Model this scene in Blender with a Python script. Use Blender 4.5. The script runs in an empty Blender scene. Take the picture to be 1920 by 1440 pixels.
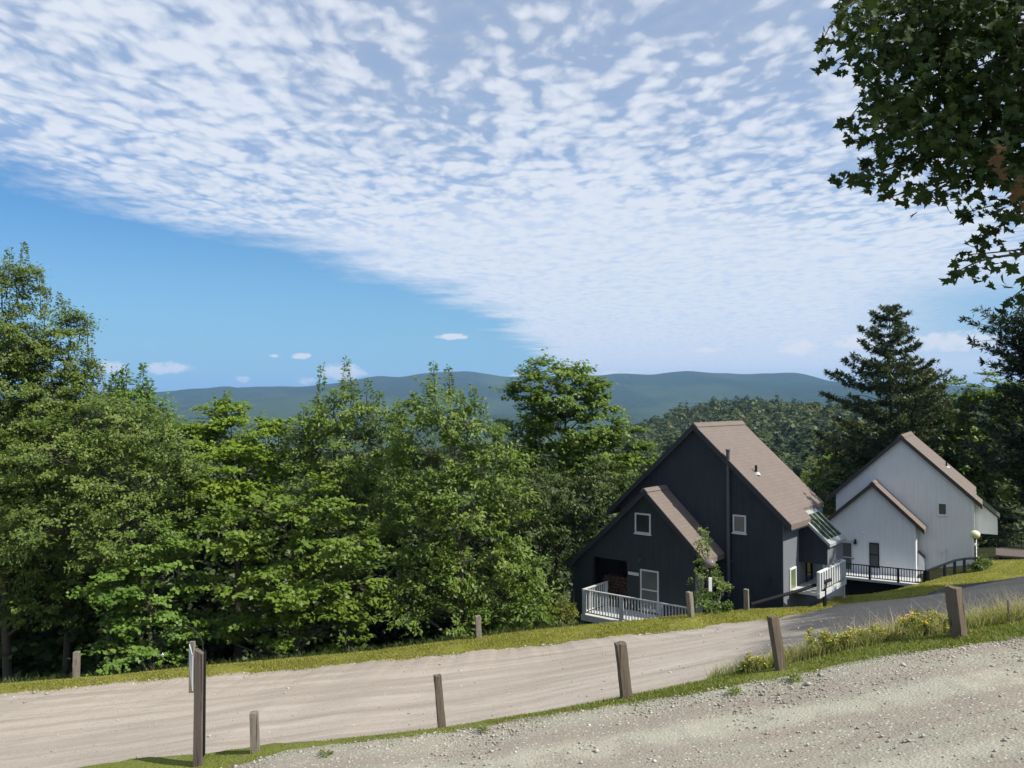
import bpy, math, random
import numpy as np
from mathutils import Vector, Matrix

R = math.radians
rng = np.random.default_rng(7)
random.seed(7)
scene = bpy.context.scene
COL = scene.collection

# ------------------------------------------------------------------ camera, sky, sun, exposure
F_PX, PITCH = 1507.0, R(1.33)
cam_d = bpy.data.cameras.new('camera')
cam = bpy.data.objects.new('camera', cam_d); COL.objects.link(cam)
cam.location = (0, 0, 0); cam.rotation_euler = (R(90) + PITCH, 0, 0)
cam_d.sensor_fit = 'HORIZONTAL'; cam_d.sensor_width = 36.0; cam_d.lens = 36.0 * F_PX / 1920.0
cam_d.clip_start = 0.05; cam_d.clip_end = 60000
scene.camera = cam
SUN_EL, SUN_AZ = R(47), R(115)           # azimuth clockwise from +Y
SDIR = Vector((math.sin(SUN_AZ) * math.cos(SUN_EL), math.cos(SUN_AZ) * math.cos(SUN_EL), math.sin(SUN_EL)))
sun_d = bpy.data.lights.new('sun', 'SUN'); sun_d.energy = 5.0; sun_d.angle = R(0.53); sun_d.color = (1.0, 0.94, 0.84)
sun = bpy.data.objects.new('sun', sun_d); COL.objects.link(sun)
sun.rotation_euler = SDIR.to_track_quat('Z', 'Y').to_euler()
vs = scene.view_settings
vs.view_transform = 'Standard'; vs.look = 'None'; vs.gamma = 1; vs.exposure = 0.38
scene.render.engine = 'CYCLES'
cy = scene.cycles
cy.max_bounces = 7; cy.diffuse_bounces = 3; cy.glossy_bounces = 3; cy.transmission_bounces = 5; cy.transparent_max_bounces = 6
cy.volume_bounces = 0; cy.use_adaptive_sampling = True; cy.adaptive_threshold = 0.015
cy.use_denoising = True; cy.caustics_reflective = False; cy.caustics_refractive = False


class NT:
    """small helper for wiring nodes"""
    def __init__(s, tree):
        s.t = tree; s.n = tree.nodes; s.l = tree.links
    def node(s, typ, **kw):
        nd = s.n.new(typ)
        for k, v in kw.items(): setattr(nd, k, v)
        return nd
    def put(s, sock, v):
        if isinstance(v, bpy.types.NodeSocket): s.l.new(v, sock)
        else: sock.default_value = v
    def m(s, op, a, b=None, c=None, clamp=False):
        nd = s.n.new('ShaderNodeMath'); nd.operation = op; nd.use_clamp = clamp
        for i, v in enumerate((a, b, c)):
            if v is not None: s.put(nd.inputs[i], v)
        return nd.outputs[0]
    def noise(s, vec, scale, detail=4, rough=0.55, dist=0.0, lac=2.0):
        nd = s.n.new('ShaderNodeTexNoise')
        s.put(nd.inputs['Vector'], vec); nd.inputs['Scale'].default_value = scale
        nd.inputs['Detail'].default_value = detail; nd.inputs['Roughness'].default_value = rough
        nd.inputs['Distortion'].default_value = dist; nd.inputs['Lacunarity'].default_value = lac
        return nd.outputs[0]
    def voro(s, vec, scale, out='Distance', feature='F1'):
        nd = s.n.new('ShaderNodeTexVoronoi'); nd.feature = feature
        s.put(nd.inputs['Vector'], vec); nd.inputs['Scale'].default_value = scale
        return nd.outputs[out]
    def mapr(s, v, a, b, c=0.0, d=1.0, smooth=True):
        nd = s.n.new('ShaderNodeMapRange')
        if smooth: nd.interpolation_type = 'SMOOTHSTEP'
        s.put(nd.inputs[0], v)
        for i, q in enumerate((a, b, c, d)): s.put(nd.inputs[i + 1], q)
        return nd.outputs[0]
    def mix(s, f, a, b, mode='MIX'):
        nd = s.n.new('ShaderNodeMix'); nd.data_type = 'RGBA'; nd.blend_type = mode
        s.put(nd.inputs[0], f)
        for i, v in ((6, a), (7, b)):
            if not isinstance(v, bpy.types.NodeSocket) and len(v) == 3: v = (*v, 1)
            s.put(nd.inputs[i], v)
        return nd.outputs[2]
    def vmul(s, vec, t):
        nd = s.n.new('ShaderNodeVectorMath'); nd.operation = 'MULTIPLY'
        s.put(nd.inputs[0], vec); nd.inputs[1].default_value = t
        return nd.outputs[0]
    def comb(s, x, y, z):
        nd = s.n.new('ShaderNodeCombineXYZ')
        for i, v in enumerate((x, y, z)): s.put(nd.inputs[i], v)
        return nd.outputs[0]
    def sep(s, v):
        nd = s.n.new('ShaderNodeSeparateXYZ'); s.put(nd.inputs[0], v); return nd.outputs


def build_world():
    w = bpy.data.worlds.new('World'); scene.world = w; w.use_nodes = True
    t = NT(w.node_tree); w.node_tree.nodes.clear()
    out = t.node('ShaderNodeOutputWorld'); bg = t.node('ShaderNodeBackground'); bg.inputs[1].default_value = 0.085
    sky = t.node('ShaderNodeTexSky'); sky.sky_type = 'NISHITA'; sky.sun_disc = False
    sky.sun_elevation = SUN_EL; sky.sun_rotation = SUN_AZ
    sky.air_density = 1.0; sky.dust_density = 0.6; sky.ozone_density = 1.3; sky.altitude = 400
    tc = t.node('ShaderNodeTexCoord'); d = tc.outputs['Generated']
    x, y, z = t.sep(d)
    zc = t.m('MAXIMUM', z, 0.012)
    px = t.m('DIVIDE', x, zc); py = t.m('DIVIDE', y, zc)
    # altocumulus sheet: position on a flat layer overhead
    P = t.comb(px, py, 0.0)
    wv = t.node('ShaderNodeTexNoise'); t.put(wv.inputs['Vector'], P); wv.inputs['Scale'].default_value = 2.6; wv.inputs['Detail'].default_value = 3
    wo = t.node('ShaderNodeVectorMath'); wo.operation = 'MULTIPLY_ADD'; t.l.new(wv.outputs['Color'], wo.inputs[0]); wo.inputs[1].default_value = (0.16, 0.24, 0.0); t.l.new(P, wo.inputs[2])
    Pw = wo.outputs[0]
    # signed distance to the straight edge of the sheet
    edge = t.m('SUBTRACT', px, t.m('ADD', t.m('MULTIPLY', py, 0.385), -3.54))
    edge = t.m('ADD', edge, t.m('MULTIPLY', t.m('MAXIMUM', t.m('SUBTRACT', py, 8.0), 0.0), 0.27))
    edge_n = t.m('ADD', edge, t.m('MULTIPLY', t.m('SUBTRACT', t.noise(P, 0.85, 6, 0.66), 0.5), 2.0))
    inside = t.mapr(edge_n, -0.30, 0.62)
    deep = t.mapr(edge_n, 0.2, 1.4)
    vo = t.node('ShaderNodeTexVoronoi'); vo.feature = 'SMOOTH_F1'; t.put(vo.inputs['Vector'], t.vmul(Pw, (1.0, 0.72, 1))); vo.inputs['Scale'].default_value = 12.5; vo.inputs['Smoothness'].default_value = 0.7
    vo.inputs['Detail'].default_value = 1.0; vo.inputs['Roughness'].default_value = 0.5
    puffs = t.m('SUBTRACT', 0.86, t.m('MULTIPLY', vo.outputs['Distance'], 0.80))
    ripple = t.noise(t.vmul(Pw, (1.0, 0.66, 1)), 8.0, 4, 0.5)
    fluff = t.noise(t.vmul(Pw, (1.0, 0.50, 1)), 34.0, 3, 0.6)
    rip = t.m('ADD', t.m('ADD', t.m('MULTIPLY', puffs, 0.40), t.m('MULTIPLY', ripple, 0.42)), t.m('MULTIPLY', fluff, 0.18))
    broad = t.noise(t.vmul(P, (0.75, 0.22, 1)), 1.25, 3, 0.5)
    # thin blue breaks grow overhead to the right, solid veil toward the middle distance
    thin = t.m('MULTIPLY', t.mapr(px, -0.7, 0.9), t.mapr(py, 4.6, 2.3))
    veil = t.mapr(t.m('SUBTRACT', py, t.m('MULTIPLY', t.m('ABSOLUTE', t.m('SUBTRACT', px, 0.3)), 0.6)), 2.0, 4.4)
    bias = t.m('ADD', t.m('SUBTRACT', t.m('MULTIPLY', t.m('SUBTRACT', broad, 0.5), 0.55), t.m('MULTIPLY', thin, 0.055)),
               t.m('MULTIPLY', veil, 0.14))
    cells = t.mapr(t.m('ADD', rip, bias), 0.11, 0.58)
    cells = t.m('MAXIMUM', cells, t.m('MULTIPLY', veil, t.mapr(rip, 0.15, 0.5, 0.93, 1.0)))
    base_film = t.m('ADD', 0.36, t.m('MULTIPLY', deep, 0.12))
    dens = t.m('MULTIPLY', inside, t.m('MAXIMUM', cells, base_film))
    # clear band low on the right, and general fade to horizon haze
    el = t.m('ARCSINE', z); az = t.m('ARCTAN2', x, y)
    rb = t.m('MULTIPLY', t.mapr(az, 0.36, 0.56), t.m('MULTIPLY', t.mapr(el, 0.155, 0.105), t.mapr(el, 0.035, 0.075)))
    dens = t.m('MULTIPLY', dens, t.m('SUBTRACT', 1.0, t.m('MULTIPLY', rb, 0.85)))
    dens = t.m('MULTIPLY', dens, t.mapr(el, 0.0, 0.05, 0.6, 1.0))
    dens = t.m('MULTIPLY', dens, 0.93)
    # low cumulus puffs near the horizon
    puff = None
    for a_px, e_px, wr, hr in ((205, 690, 26, 12), (312, 690, 40, 11), (455, 711, 12, 6), (575, 714, 17, 8), (640, 699, 42, 16),
                               (848, 631, 30, 6), (1795, 640, 72, 17), (1620, 640, 46, 14), (1495, 652, 34, 14), (1330, 657, 30, 5),
                               (980, 706, 26, 8), (512, 667, 9, 4), (565, 667, 18, 6), (1150, 702, 40, 6)):
        ux = (a_px - 960) / F_PX; vz = (720 - e_px) / F_PX + math.tan(PITCH)
        a0 = math.atan(ux); e0 = math.atan(vz / math.sqrt(1 + ux * ux))
        da = t.m('DIVIDE', t.m('SUBTRACT', az, a0), wr / F_PX)
        de = t.m('DIVIDE', t.m('SUBTRACT', el, e0), hr / F_PX)
        r2 = t.m('ADD', t.m('MULTIPLY', da, da), t.m('MULTIPLY', de, de))
        g = t.m('SUBTRACT', 1.0, r2)
        puff = g if puff is None else t.m('MAXIMUM', puff, g)
    pn = t.noise(t.vmul(d, (1, 1, 1.7)), 75, 5, 0.62)
    pm = t.mapr(t.m('ADD', t.m('MAXIMUM', t.m('MULTIPLY', puff, 1.6), -4.0), t.m('MULTIPLY', t.m('SUBTRACT', pn, 0.5), 5.5)), -0.5, 1.3)
    pm = t.m('MULTIPLY', pm, 0.82)
    shade = t.mapr(rip, 0.2, 0.5, 0.0, 1.0)
    ccol = t.mix(shade, (5.8, 6.7, 8.3), (7.4, 7.8, 8.5))
    skyc = t.mix(1.0, sky.outputs[0], (0.41, 0.81, 1.11), 'MULTIPLY')
    # pale band low over the hills
    skyc = t.mix(t.mapr(el, 0.26, 0.0, 0.0, 0.85), skyc, (2.75, 4.95, 6.7))
    c1 = t.mix(dens, skyc, ccol)
    c2 = t.mix(pm, c1, (8.3, 8.2, 8.4))
    t.l.new(c2, bg.inputs[0]); t.l.new(bg.outputs[0], out.inputs[0])
    w.cycles.sampling_method = 'MANUAL'; w.cycles.sample_map_resolution = 512

build_world()


# ------------------------------------------------------------------ helpers
def at(px, py, Y):
    """world point at forward distance Y that the surveyed photo point (px, py) stands for"""
    u = (px - 960) / F_PX; v = (720 - py) / F_PX
    d = Vector((u, math.cos(PITCH) - v * math.sin(PITCH), math.sin(PITCH) + v * math.cos(PITCH)))
    return d * (Y / d.y)

def link(o, parent=None):
    COL.objects.link(o)
    if parent is not None: o.parent = parent
    return o

def tag(o, label=None, cat=None, group=None, kind=None):
    if label: o['label'] = label
    if cat: o['category'] = cat
    if group: o['group'] = group
    if kind: o['kind'] = kind
    return o

def empty(name, loc, rz=0.0):
    o = bpy.data.objects.new(name, None); o.location = loc; o.rotation_euler = (0, 0, rz); o.empty_display_size = 0.3
    return link(o)

def mesh_np(name, V, Fa, mat, parent=None, smooth=False, tint=None):
    """mesh from numpy vertices (n,3) and faces (m,k)"""
    V = np.asarray(V, np.float32); Fa = np.asarray(Fa, np.int32)
    me = bpy.data.meshes.new(name); m, k = Fa.shape
    me.vertices.add(len(V)); me.vertices.foreach_set('co', V.ravel())
    me.loops.add(m * k); me.loops.foreach_set('vertex_index', Fa.ravel())
    me.polygons.add(m); me.polygons.foreach_set('loop_start', np.arange(0, m * k, k, dtype=np.int32))
    if smooth: me.polygons.foreach_set('use_smooth', np.ones(m, dtype=bool))
    if tint is not None:
        a = me.attributes.new('tint', 'FLOAT', 'FACE'); a.data.foreach_set('value', np.asarray(tint, np.float32))
    me.update(calc_edges=True)
    me.materials.append(mat)
    o = bpy.data.objects.new(name, me)
    return link(o, parent)

class MB:
    """collects simple shapes into one mesh"""
    def __init__(s): s.v = []; s.f = []
    def add(s, vs_, fs):
        b = len(s.v); s.v += [tuple(p) for p in vs_]; s.f += [tuple(i + b for i in f) for f in fs]; return s
    def box(s, x0, x1, y0, y1, z0, z1):
        return s.add([(x0, y0, z0), (x1, y0, z0), (x1, y1, z0), (x0, y1, z0), (x0, y0, z1), (x1, y0, z1), (x1, y1, z1), (x0, y1, z1)],
                     [(0, 3, 2, 1), (4, 5, 6, 7), (0, 1, 5, 4), (1, 2, 6, 5), (2, 3, 7, 6), (3, 0, 4, 7)])
    def prism(s, poly, y0, y1):
        """polygon in x,z (counter-clockwise seen from -y) extruded along y"""
        n = len(poly)
        vs_ = [(x, y0, z) for x, z in poly] + [(x, y1, z) for x, z in poly]
        fs = [tuple(range(n)), tuple(range(2 * n - 1, n - 1, -1))]
        fs += [(i, i + n, (i + 1) % n + n, (i + 1) % n) for i in range(n)]
        return s.add(vs_, fs)
    def tube(s, pts, r, n=8, cap=True):
        pts = [Vector(p) for p in pts]; rs = r if isinstance(r, (list, tuple)) else [r] * len(pts)
        vs_ = []; fs = []
        for i, p in enumerate(pts):
            t = (pts[min(i + 1, len(pts) - 1)] - pts[max(i - 1, 0)]).normalized()
            a = t.cross(Vector((0, 0, 1)) if abs(t.z) < 0.9 else Vector((1, 0, 0))).normalized(); b = t.cross(a)
            for k in range(n):
                an = 2 * math.pi * k / n
                vs_.append(p + (a * math.cos(an) + b * math.sin(an)) * rs[i])
        for i in range(len(pts) - 1):
            for k in range(n):
                fs.append((i * n + k, i * n + (k + 1) % n, (i + 1) * n + (k + 1) % n, (i + 1) * n + k))
        if cap: fs += [tuple(range(n - 1, -1, -1)), tuple(range((len(pts) - 1) * n, len(pts) * n))]
        return s.add(vs_, fs)
    def sphere(s, c, r, sc=(1, 1, 1), nu=16, nv=10):
        vs_ = []; fs = []
        for j in range(nv + 1):
            th = math.pi * j / nv
            for i in range(nu):
                ph = 2 * math.pi * i / nu
                vs_.append((c[0] + r * sc[0] * math.sin(th) * math.cos(ph), c[1] + r * sc[1] * math.sin(th) * math.sin(ph), c[2] + r * sc[2] * math.cos(th)))
        for j in range(nv):
            for i in range(nu):
                fs.append((j * nu + i, (j + 1) * nu + i, (j + 1) * nu + (i + 1) % nu, j * nu + (i + 1) % nu))
        return s.add(vs_, fs)
    def build(s, name, mat, parent=None, smooth=False, bevel=0.0):
        me = bpy.data.meshes.new(name); me.from_pydata(s.v, [], s.f); me.validate()
        if smooth:
            for p in me.polygons: p.use_smooth = True
        me.materials.append(mat)
        o = bpy.data.objects.new(name, me); link(o, parent)
        if bevel:
            md = o.modifiers.new('bevel', 'BEVEL'); md.width = bevel; md.segments = 2; md.limit_method = 'ANGLE'
        return o


# ------------------------------------------------------------------ materials
def new_mat(name):
    m = bpy.data.materials.new(name); m.use_nodes = True
    t = NT(m.node_tree); m.node_tree.nodes.clear()
    out = t.node('ShaderNodeOutputMaterial'); p = t.node('ShaderNodeBsdfPrincipled')
    t.l.new(p.outputs[0], out.inputs[0])
    return m, t, p, out

def bump(t, p, h, strength=0.4, dist=0.02):
    b = t.node('ShaderNodeBump'); b.inputs['Strength'].default_value = strength; b.inputs['Distance'].default_value = dist
    t.l.new(h, b.inputs['Height']); t.l.new(b.outputs[0], p.inputs['Normal'])

def coords(t): return t.node('ShaderNodeTexCoord').outputs['Object']

def mat_plain(name, col, rough=0.6, var=0.15, scale=6.0, metal=0.0, bumpy=0.0, spec=0.4):
    m, t, p, out = new_mat(name); c = coords(t)
    n = t.noise(c, scale, 5)
    dark = tuple(v * (1 - var) for v in col); lite = tuple(min(1, v * (1 + var)) for v in col)
    t.l.new(t.mix(n, dark, lite), p.inputs['Base Color'])
    p.inputs['Roughness'].default_value = rough; p.inputs['Metallic'].default_value = metal
    p.inputs['Specular IOR Level'].default_value = spec
    if bumpy: bump(t, p, t.noise(c, scale * 6, 4), bumpy, 0.01)
    return m

def mat_leaf(name, dark, lite, warm=None, trans=0.32, rough=0.5, warm_at=0.93):
    m, t, p, out = new_mat(name)
    a = t.node('ShaderNodeAttribute'); a.attribute_name = 'tint'; f = a.outputs['Fac']
    c = t.mix(f, dark, lite)
    if warm: c = t.mix(t.mapr(f, warm_at, min(warm_at + 0.04, 1.0)), c, warm)
    t.l.new(c, p.inputs['Base Color']); p.inputs['Roughness'].default_value = rough; p.inputs['Specular IOR Level'].default_value = 0.35
    tr = t.node('ShaderNodeBsdfTranslucent')
    t.l.new(t.mix(1.0, c, (1.5, 1.5, 0.7), 'MULTIPLY'), tr.inputs[0])
    mx = t.node('ShaderNodeMixShader'); mx.inputs[0].default_value = trans
    t.l.new(p.outputs[0], mx.inputs[1]); t.l.new(tr.outputs[0], mx.inputs[2]); t.l.new(mx.outputs[0], out.inputs[0])
    return m

def mat_siding(name, col, rough=0.75, groove=True, var=0.10):
    m, t, p, out = new_mat(name); c = coords(t)
    x, y, z = t.sep(c)
    k = t.m('ADD', x, y)
    st = t.noise(t.comb(t.m('MULTIPLY', x, 14.0), t.m('MULTIPLY', y, 14.0), t.m('MULTIPLY', z, 0.7)), 1.0, 4)
    blot = t.noise(c, 0.7, 4)
    f = t.m('ADD', t.m('MULTIPLY', st, 0.5), t.m('MULTIPLY', blot, 0.5))
    base = t.mix(t.mapr(f, 0.3, 0.7), tuple(v * (1 - var) for v in col), tuple(min(v * (1 + var), 1) for v in col))
    fr = t.m('FRACT', t.m('MULTIPLY', k, 1 / 0.203))
    g = t.mapr(t.m('ABSOLUTE', t.m('SUBTRACT', fr, 0.5)), 0.45, 0.49)
    t.l.new(base, p.inputs['Base Color']); p.inputs['Roughness'].default_value = rough; p.inputs['Specular IOR Level'].default_value = 0.25
    h = t.m('ADD', t.m('MULTIPLY', g, -1.0), t.m('MULTIPLY', st, 0.25))
    bump(t, p, h, 0.5, 0.012)
    return m

def mat_shingle(name, col):
    m, t, p, out = new_mat(name); c = coords(t); x, y, z = t.sep(c)
    br = t.node('ShaderNodeTexBrick')
    t.l.new(t.comb(y, t.m('MULTIPLY', z, 1.45), 0.0), br.inputs['Vector'])
    br.inputs['Scale'].default_value = 1.0; br.inputs['Brick Width'].default_value = 0.30; br.inputs['Row Height'].default_value = 0.145
    br.inputs['Mortar Size'].default_value = 0.006; br.inputs['Mortar Smooth'].default_value = 0.4
    br.inputs['Color1'].default_value = (*[v * 0.94 for v in col], 1); br.inputs['Color2'].default_value = (*[v * 1.07 for v in col], 1)
    br.inputs['Mortar'].default_value = (*[v * 0.72 for v in col], 1)
    n = t.noise(c, 0.9, 5); g = t.noise(c, 60, 2)
    cc = t.mix(t.m('ADD', t.m('MULTIPLY', n, 0.45), t.m('MULTIPLY', g, 0.35)), br.outputs[0], tuple(v * 0.74 for v in col))
    t.l.new(cc, p.inputs['Base Color']); p.inputs['Roughness'].default_value = 0.9; p.inputs['Specular IOR Level'].default_value = 0.2
    bump(t, p, t.m('SUBTRACT', t.m('MULTIPLY', g, 0.3), br.outputs['Fac']), 0.5, 0.012)
    return m

def mat_glass(name, col=(0.02, 0.025, 0.03), rough=0.06):
    m, t, p, out = new_mat(name); c = coords(t)
    t.l.new(t.mix(t.noise(c, 2.0, 2), tuple(v * 0.7 for v in col), tuple(v * 1.3 for v in col)), p.inputs['Base Color'])
    p.inputs['Roughness'].default_value = rough; p.inputs['Specular IOR Level'].default_value = 0.6 if rough < 0.3 else 0.03
    return m

def mat_wood_post(name, col):
    m, t, p, out = new_mat(name); c = coords(t)
    oi = t.node('ShaderNodeObjectInfo').outputs['Random']
    v = t.node('ShaderNodeVectorMath'); v.operation = 'ADD'; t.l.new(c, v.inputs[0]); t.l.new(t.comb(t.m('MULTIPLY', oi, 20.0), oi, oi), v.inputs[1])
    cc = v.outputs[0]
    g = t.noise(t.vmul(cc, (38, 38, 2.6)), 1.0, 5, 0.6, 0.4)
    b = t.noise(t.vmul(cc, (5, 5, 2)), 1.0, 4)
    crack = t.mapr(t.noise(t.vmul(cc, (30, 30, 1.2)), 1.0, 3), 0.60, 0.68)
    knot = t.mapr(t.voro(t.vmul(cc, (5, 5, 3.2)), 1.0), 0.10, 0.02)
    k = t.mix(t.m('ADD', t.m('MULTIPLY', g, 0.6), t.m('MULTIPLY', b, 0.4)), tuple(q * 0.5 for q in col), tuple(q * 1.45 for q in col))
    k = t.mix(t.m('MULTIPLY', t.m('MAXIMUM', crack, knot), 0.75), k, tuple(q * 0.22 for q in col))
    t.l.new(k, p.inputs['Base Color']); p.inputs['Roughness'].default_value = 0.88; p.inputs['Specular IOR Level'].default_value = 0.2
    bump(t, p, t.m('SUBTRACT', g, crack), 0.8, 0.012)
    return m

def mat_gravel_near():
    m, t, p, out = new_mat('crushed_gravel'); c = coords(t)
    big = t.noise(t.vmul(c, (0.35, 0.9, 0.5)), 1.0, 4); mid = t.noise(c, 3.2, 5)
    streak = t.noise(t.vmul(c, (0.25, 2.6, 1)), 1.0, 4)
    fine = t.noise(c, 38, 4, 0.7); cell = t.voro(c, 30, 'Color'); cd = t.voro(c, 30)
    cell2 = t.voro(c, 75, 'Color'); cr = t.sep(cell)[0]
    col = t.mix(t.mapr(t.m('ADD', t.m('MULTIPLY', streak, 0.6), t.m('MULTIPLY', big, 0.4)), 0.40, 0.62), (0.285, 0.252, 0.208), (0.335, 0.335, 0.262))
    col = t.mix(t.mapr(mid, 0.35, 0.7, 0, 0.35), col, (0.36, 0.29, 0.24))
    gf = t.m('ADD', t.m('MULTIPLY', fine, 0.5), t.m('MULTIPLY', t.sep(cell2)[0], 0.35))
    col = t.mix(t.mapr(gf, 0.2, 0.7, 0.42, 0.0), col, (0.17, 0.15, 0.125))
    col = t.mix(t.m('MULTIPLY', t.mapr(cr, 0.86, 0.92), t.mapr(cd, 0.5, 0.3)), col, (0.50, 0.475, 0.42))
    col = t.mix(t.m('MULTIPLY', t.mapr(cr, 0.10, 0.06), t.mapr(cd, 0.5, 0.3)), col, (0.17, 0.15, 0.13))
    gy = t.sep(c)[1]; gyw = t.m('ADD', gy, t.m('MULTIPLY', t.m('SUBTRACT', t.noise(t.vmul(c, (0.3, 0.3, 0)), 1.0, 3), 0.5), 0.7))
    trk = t.m('MAXIMUM', t.mapr(t.m('ABSOLUTE', t.m('SUBTRACT', gyw, 8.55)), 0.42, 0.12), t.mapr(t.m('ABSOLUTE', t.m('SUBTRACT', gyw, 7.0)), 0.42, 0.12))
    col = t.mix(t.m('MULTIPLY', trk, t.mapr(mid, 0.35, 0.6, 0.2, 0.65)), col, (0.40, 0.395, 0.315))
    t.l.new(col, p.inputs['Base Color']); p.inputs['Roughness'].default_value = 0.95; p.inputs['Specular IOR Level'].default_value = 0.1
    h = t.m('ADD', t.m('MULTIPLY', fine, 0.6), t.m('ADD', t.m('MULTIPLY', t.m('SUBTRACT', 1.0, cd), 0.5), t.m('MULTIPLY', mid, 1.2)))
    bump(t, p, h, 0.5, 0.03)
    return m

def mat_road():
    """dirt road that turns to dark worn asphalt on the uphill side"""
    m, t, p, out = new_mat('dirt_road'); c = coords(t); x, y, z = t.sep(c)
    streak = t.noise(t.vmul(c, (0.10, 1.5, 1)), 1.0, 5, 0.6); streak2 = t.noise(t.vmul(c, (0.25, 5, 1)), 1.0, 4)
    big = t.noise(c, 0.35, 4); fine = t.noise(c, 26, 4, 0.7); pb = t.voro(c, 16, 'Color'); pd = t.voro(c, 16)
    col = t.mix(t.mapr(streak, 0.34, 0.66), (0.315, 0.268, 0.220), (0.445, 0.390, 0.330))
    col = t.mix(t.mapr(streak2, 0.35, 0.7, 0.0, 0.5), col, (0.47, 0.415, 0.355))
    col = t.mix(t.mapr(big, 0.35, 0.7, 0.0, 0.5), col, (0.30, 0.262, 0.215))
    col = t.mix(t.mapr(fine, 0.30, 0.6, 0.35, 0.0), col, (0.18, 0.15, 0.12))
    pr = t.sep(pb)[0]
    col = t.mix(t.m('MULTIPLY', t.mapr(pr, 0.955, 0.965), t.mapr(pd, 0.25, 0.12)), col, (0.55, 0.50, 0.44))
    col = t.mix(t.m('MULTIPLY', t.mapr(pr, 0.035, 0.025), t.mapr(pd, 0.25, 0.12)), col, (0.09, 0.08, 0.075))
    xx = t.m('ADD', y, t.m('MULTIPLY', t.m('SUBTRACT', t.noise(t.vmul(c, (0.12, 0.12, 0)), 1.0, 2), 0.5), 2.2))
    rut = None
    for yc, wd in ((14.2, 0.34), (15.9, 0.36), (18.6, 0.40), (20.2, 0.36)):
        q = t.mapr(t.m('ABSOLUTE', t.m('SUBTRACT', xx, yc)), wd, wd * 0.3); rut = q if rut is None else t.m('MAXIMUM', rut, q)
    rut = t.m('MULTIPLY', rut, t.mapr(t.noise(t.vmul(c, (0.5, 1.5, 0)), 1.0, 4, 0.65), 0.36, 0.62))
    col = t.mix(t.m('MULTIPLY', rut, 0.42), col, (0.49, 0.44, 0.385))
    damp = t.mapr(t.noise(t.vmul(c, (0.45, 1.1, 0)), 1.0, 6, 0.7), 0.58, 0.72, 0.0, 0.42)
    col = t.mix(damp, col, (0.225, 0.19, 0.155))
    grit = t.noise(c, 9.0, 5, 0.75); col = t.mix(t.mapr(grit, 0.55, 0.72, 0.0, 0.40), col, (0.205, 0.172, 0.14)); col = t.mix(t.mapr(grit, 0.42, 0.30, 0.0, 0.35), col, (0.50, 0.455, 0.40))
    # asphalt: boundary runs diagonally across the road
    wob = t.m('ADD', t.m('MULTIPLY', t.m('SUBTRACT', t.noise(c, 0.55, 5, 0.65), 0.5), 4.5), t.m('MULTIPLY', t.m('SUBTRACT', streak, 0.5), 2.5))
    k = t.m('ADD', t.m('SUBTRACT', x, t.m('MULTIPLY', t.m('SUBTRACT', y, 12.0), 0.36)), wob)
    am = t.mapr(k, 2.9, 4.8)
    gp_ = t.m('MULTIPLY', t.mapr(t.m('ADD', x, t.m('MULTIPLY', wob, 0.5)), 19.5, 21.5), t.mapr(y, 26.0, 29.5))
    am = t.m('MULTIPLY', am, t.m('SUBTRACT', 1.0, t.m('MULTIPLY', gp_, 0.8)))
    acol = t.mix(t.m('ADD', t.m('MULTIPLY', fine, 0.5), t.m('MULTIPLY', streak, 0.5)), (0.046, 0.047, 0.048), (0.100, 0.100, 0.099))
    acol = t.mix(t.mapr(streak2, 0.55, 0.75, 0.0, 0.45), acol, (0.19, 0.18, 0.17))
    col = t.mix(am, col, acol)
    t.l.new(col, p.inputs['Base Color']); p.inputs['Roughness'].default_value = 0.93; p.inputs['Specular IOR Level'].default_value = 0.15
    bump(t, p, t.m('ADD', t.m('MULTIPLY', fine, 0.8), t.m('MULTIPLY', streak2, 0.35)), 0.5, 0.02)
    return m

def mat_grass_ground(name, a, b, dirt):
    m, t, p, out = new_mat(name); c = coords(t)
    n = t.noise(c, 0.8, 5); f = t.noise(c, 24, 4, 0.7); st = t.noise(t.vmul(c, (0.4, 3, 1)), 1, 4)
    col = t.mix(t.mapr(t.m('ADD', t.m('MULTIPLY', n, 0.5), t.m('MULTIPLY', st, 0.5)), 0.36, 0.64), a, b)
    col = t.mix(t.mapr(f, 0.3, 0.65, 0.5, 0.0), col, tuple(v * 0.45 for v in a))
    col = t.mix(t.mapr(t.noise(c, 2.1, 5, 0.65), 0.54, 0.66, 0.0, 0.8), col, dirt)
    t.l.new(col, p.inputs['Base Color']); p.inputs['Roughness'].default_value = 0.95; p.inputs['Specular IOR Level'].default_value = 0.1
    bump(t, p, f, 0.8, 0.05)
    return m

def mat_bark(name, col):
    m, t, p, out = new_mat(name); c = coords(t)
    n = t.noise(t.vmul(c, (9, 9, 1.6)), 1.0, 5, 0.65); b = t.noise(c, 2, 3)
    t.l.new(t.mix(t.m('ADD', t.m('MULTIPLY', n, 0.6), t.m('MULTIPLY', b, 0.4)), tuple(v * 0.5 for v in col), tuple(v * 1.5 for v in col)), p.inputs['Base Color'])
    p.inputs['Roughness'].default_value = 0.95; bump(t, p, n, 0.8, 0.03)
    return m

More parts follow.
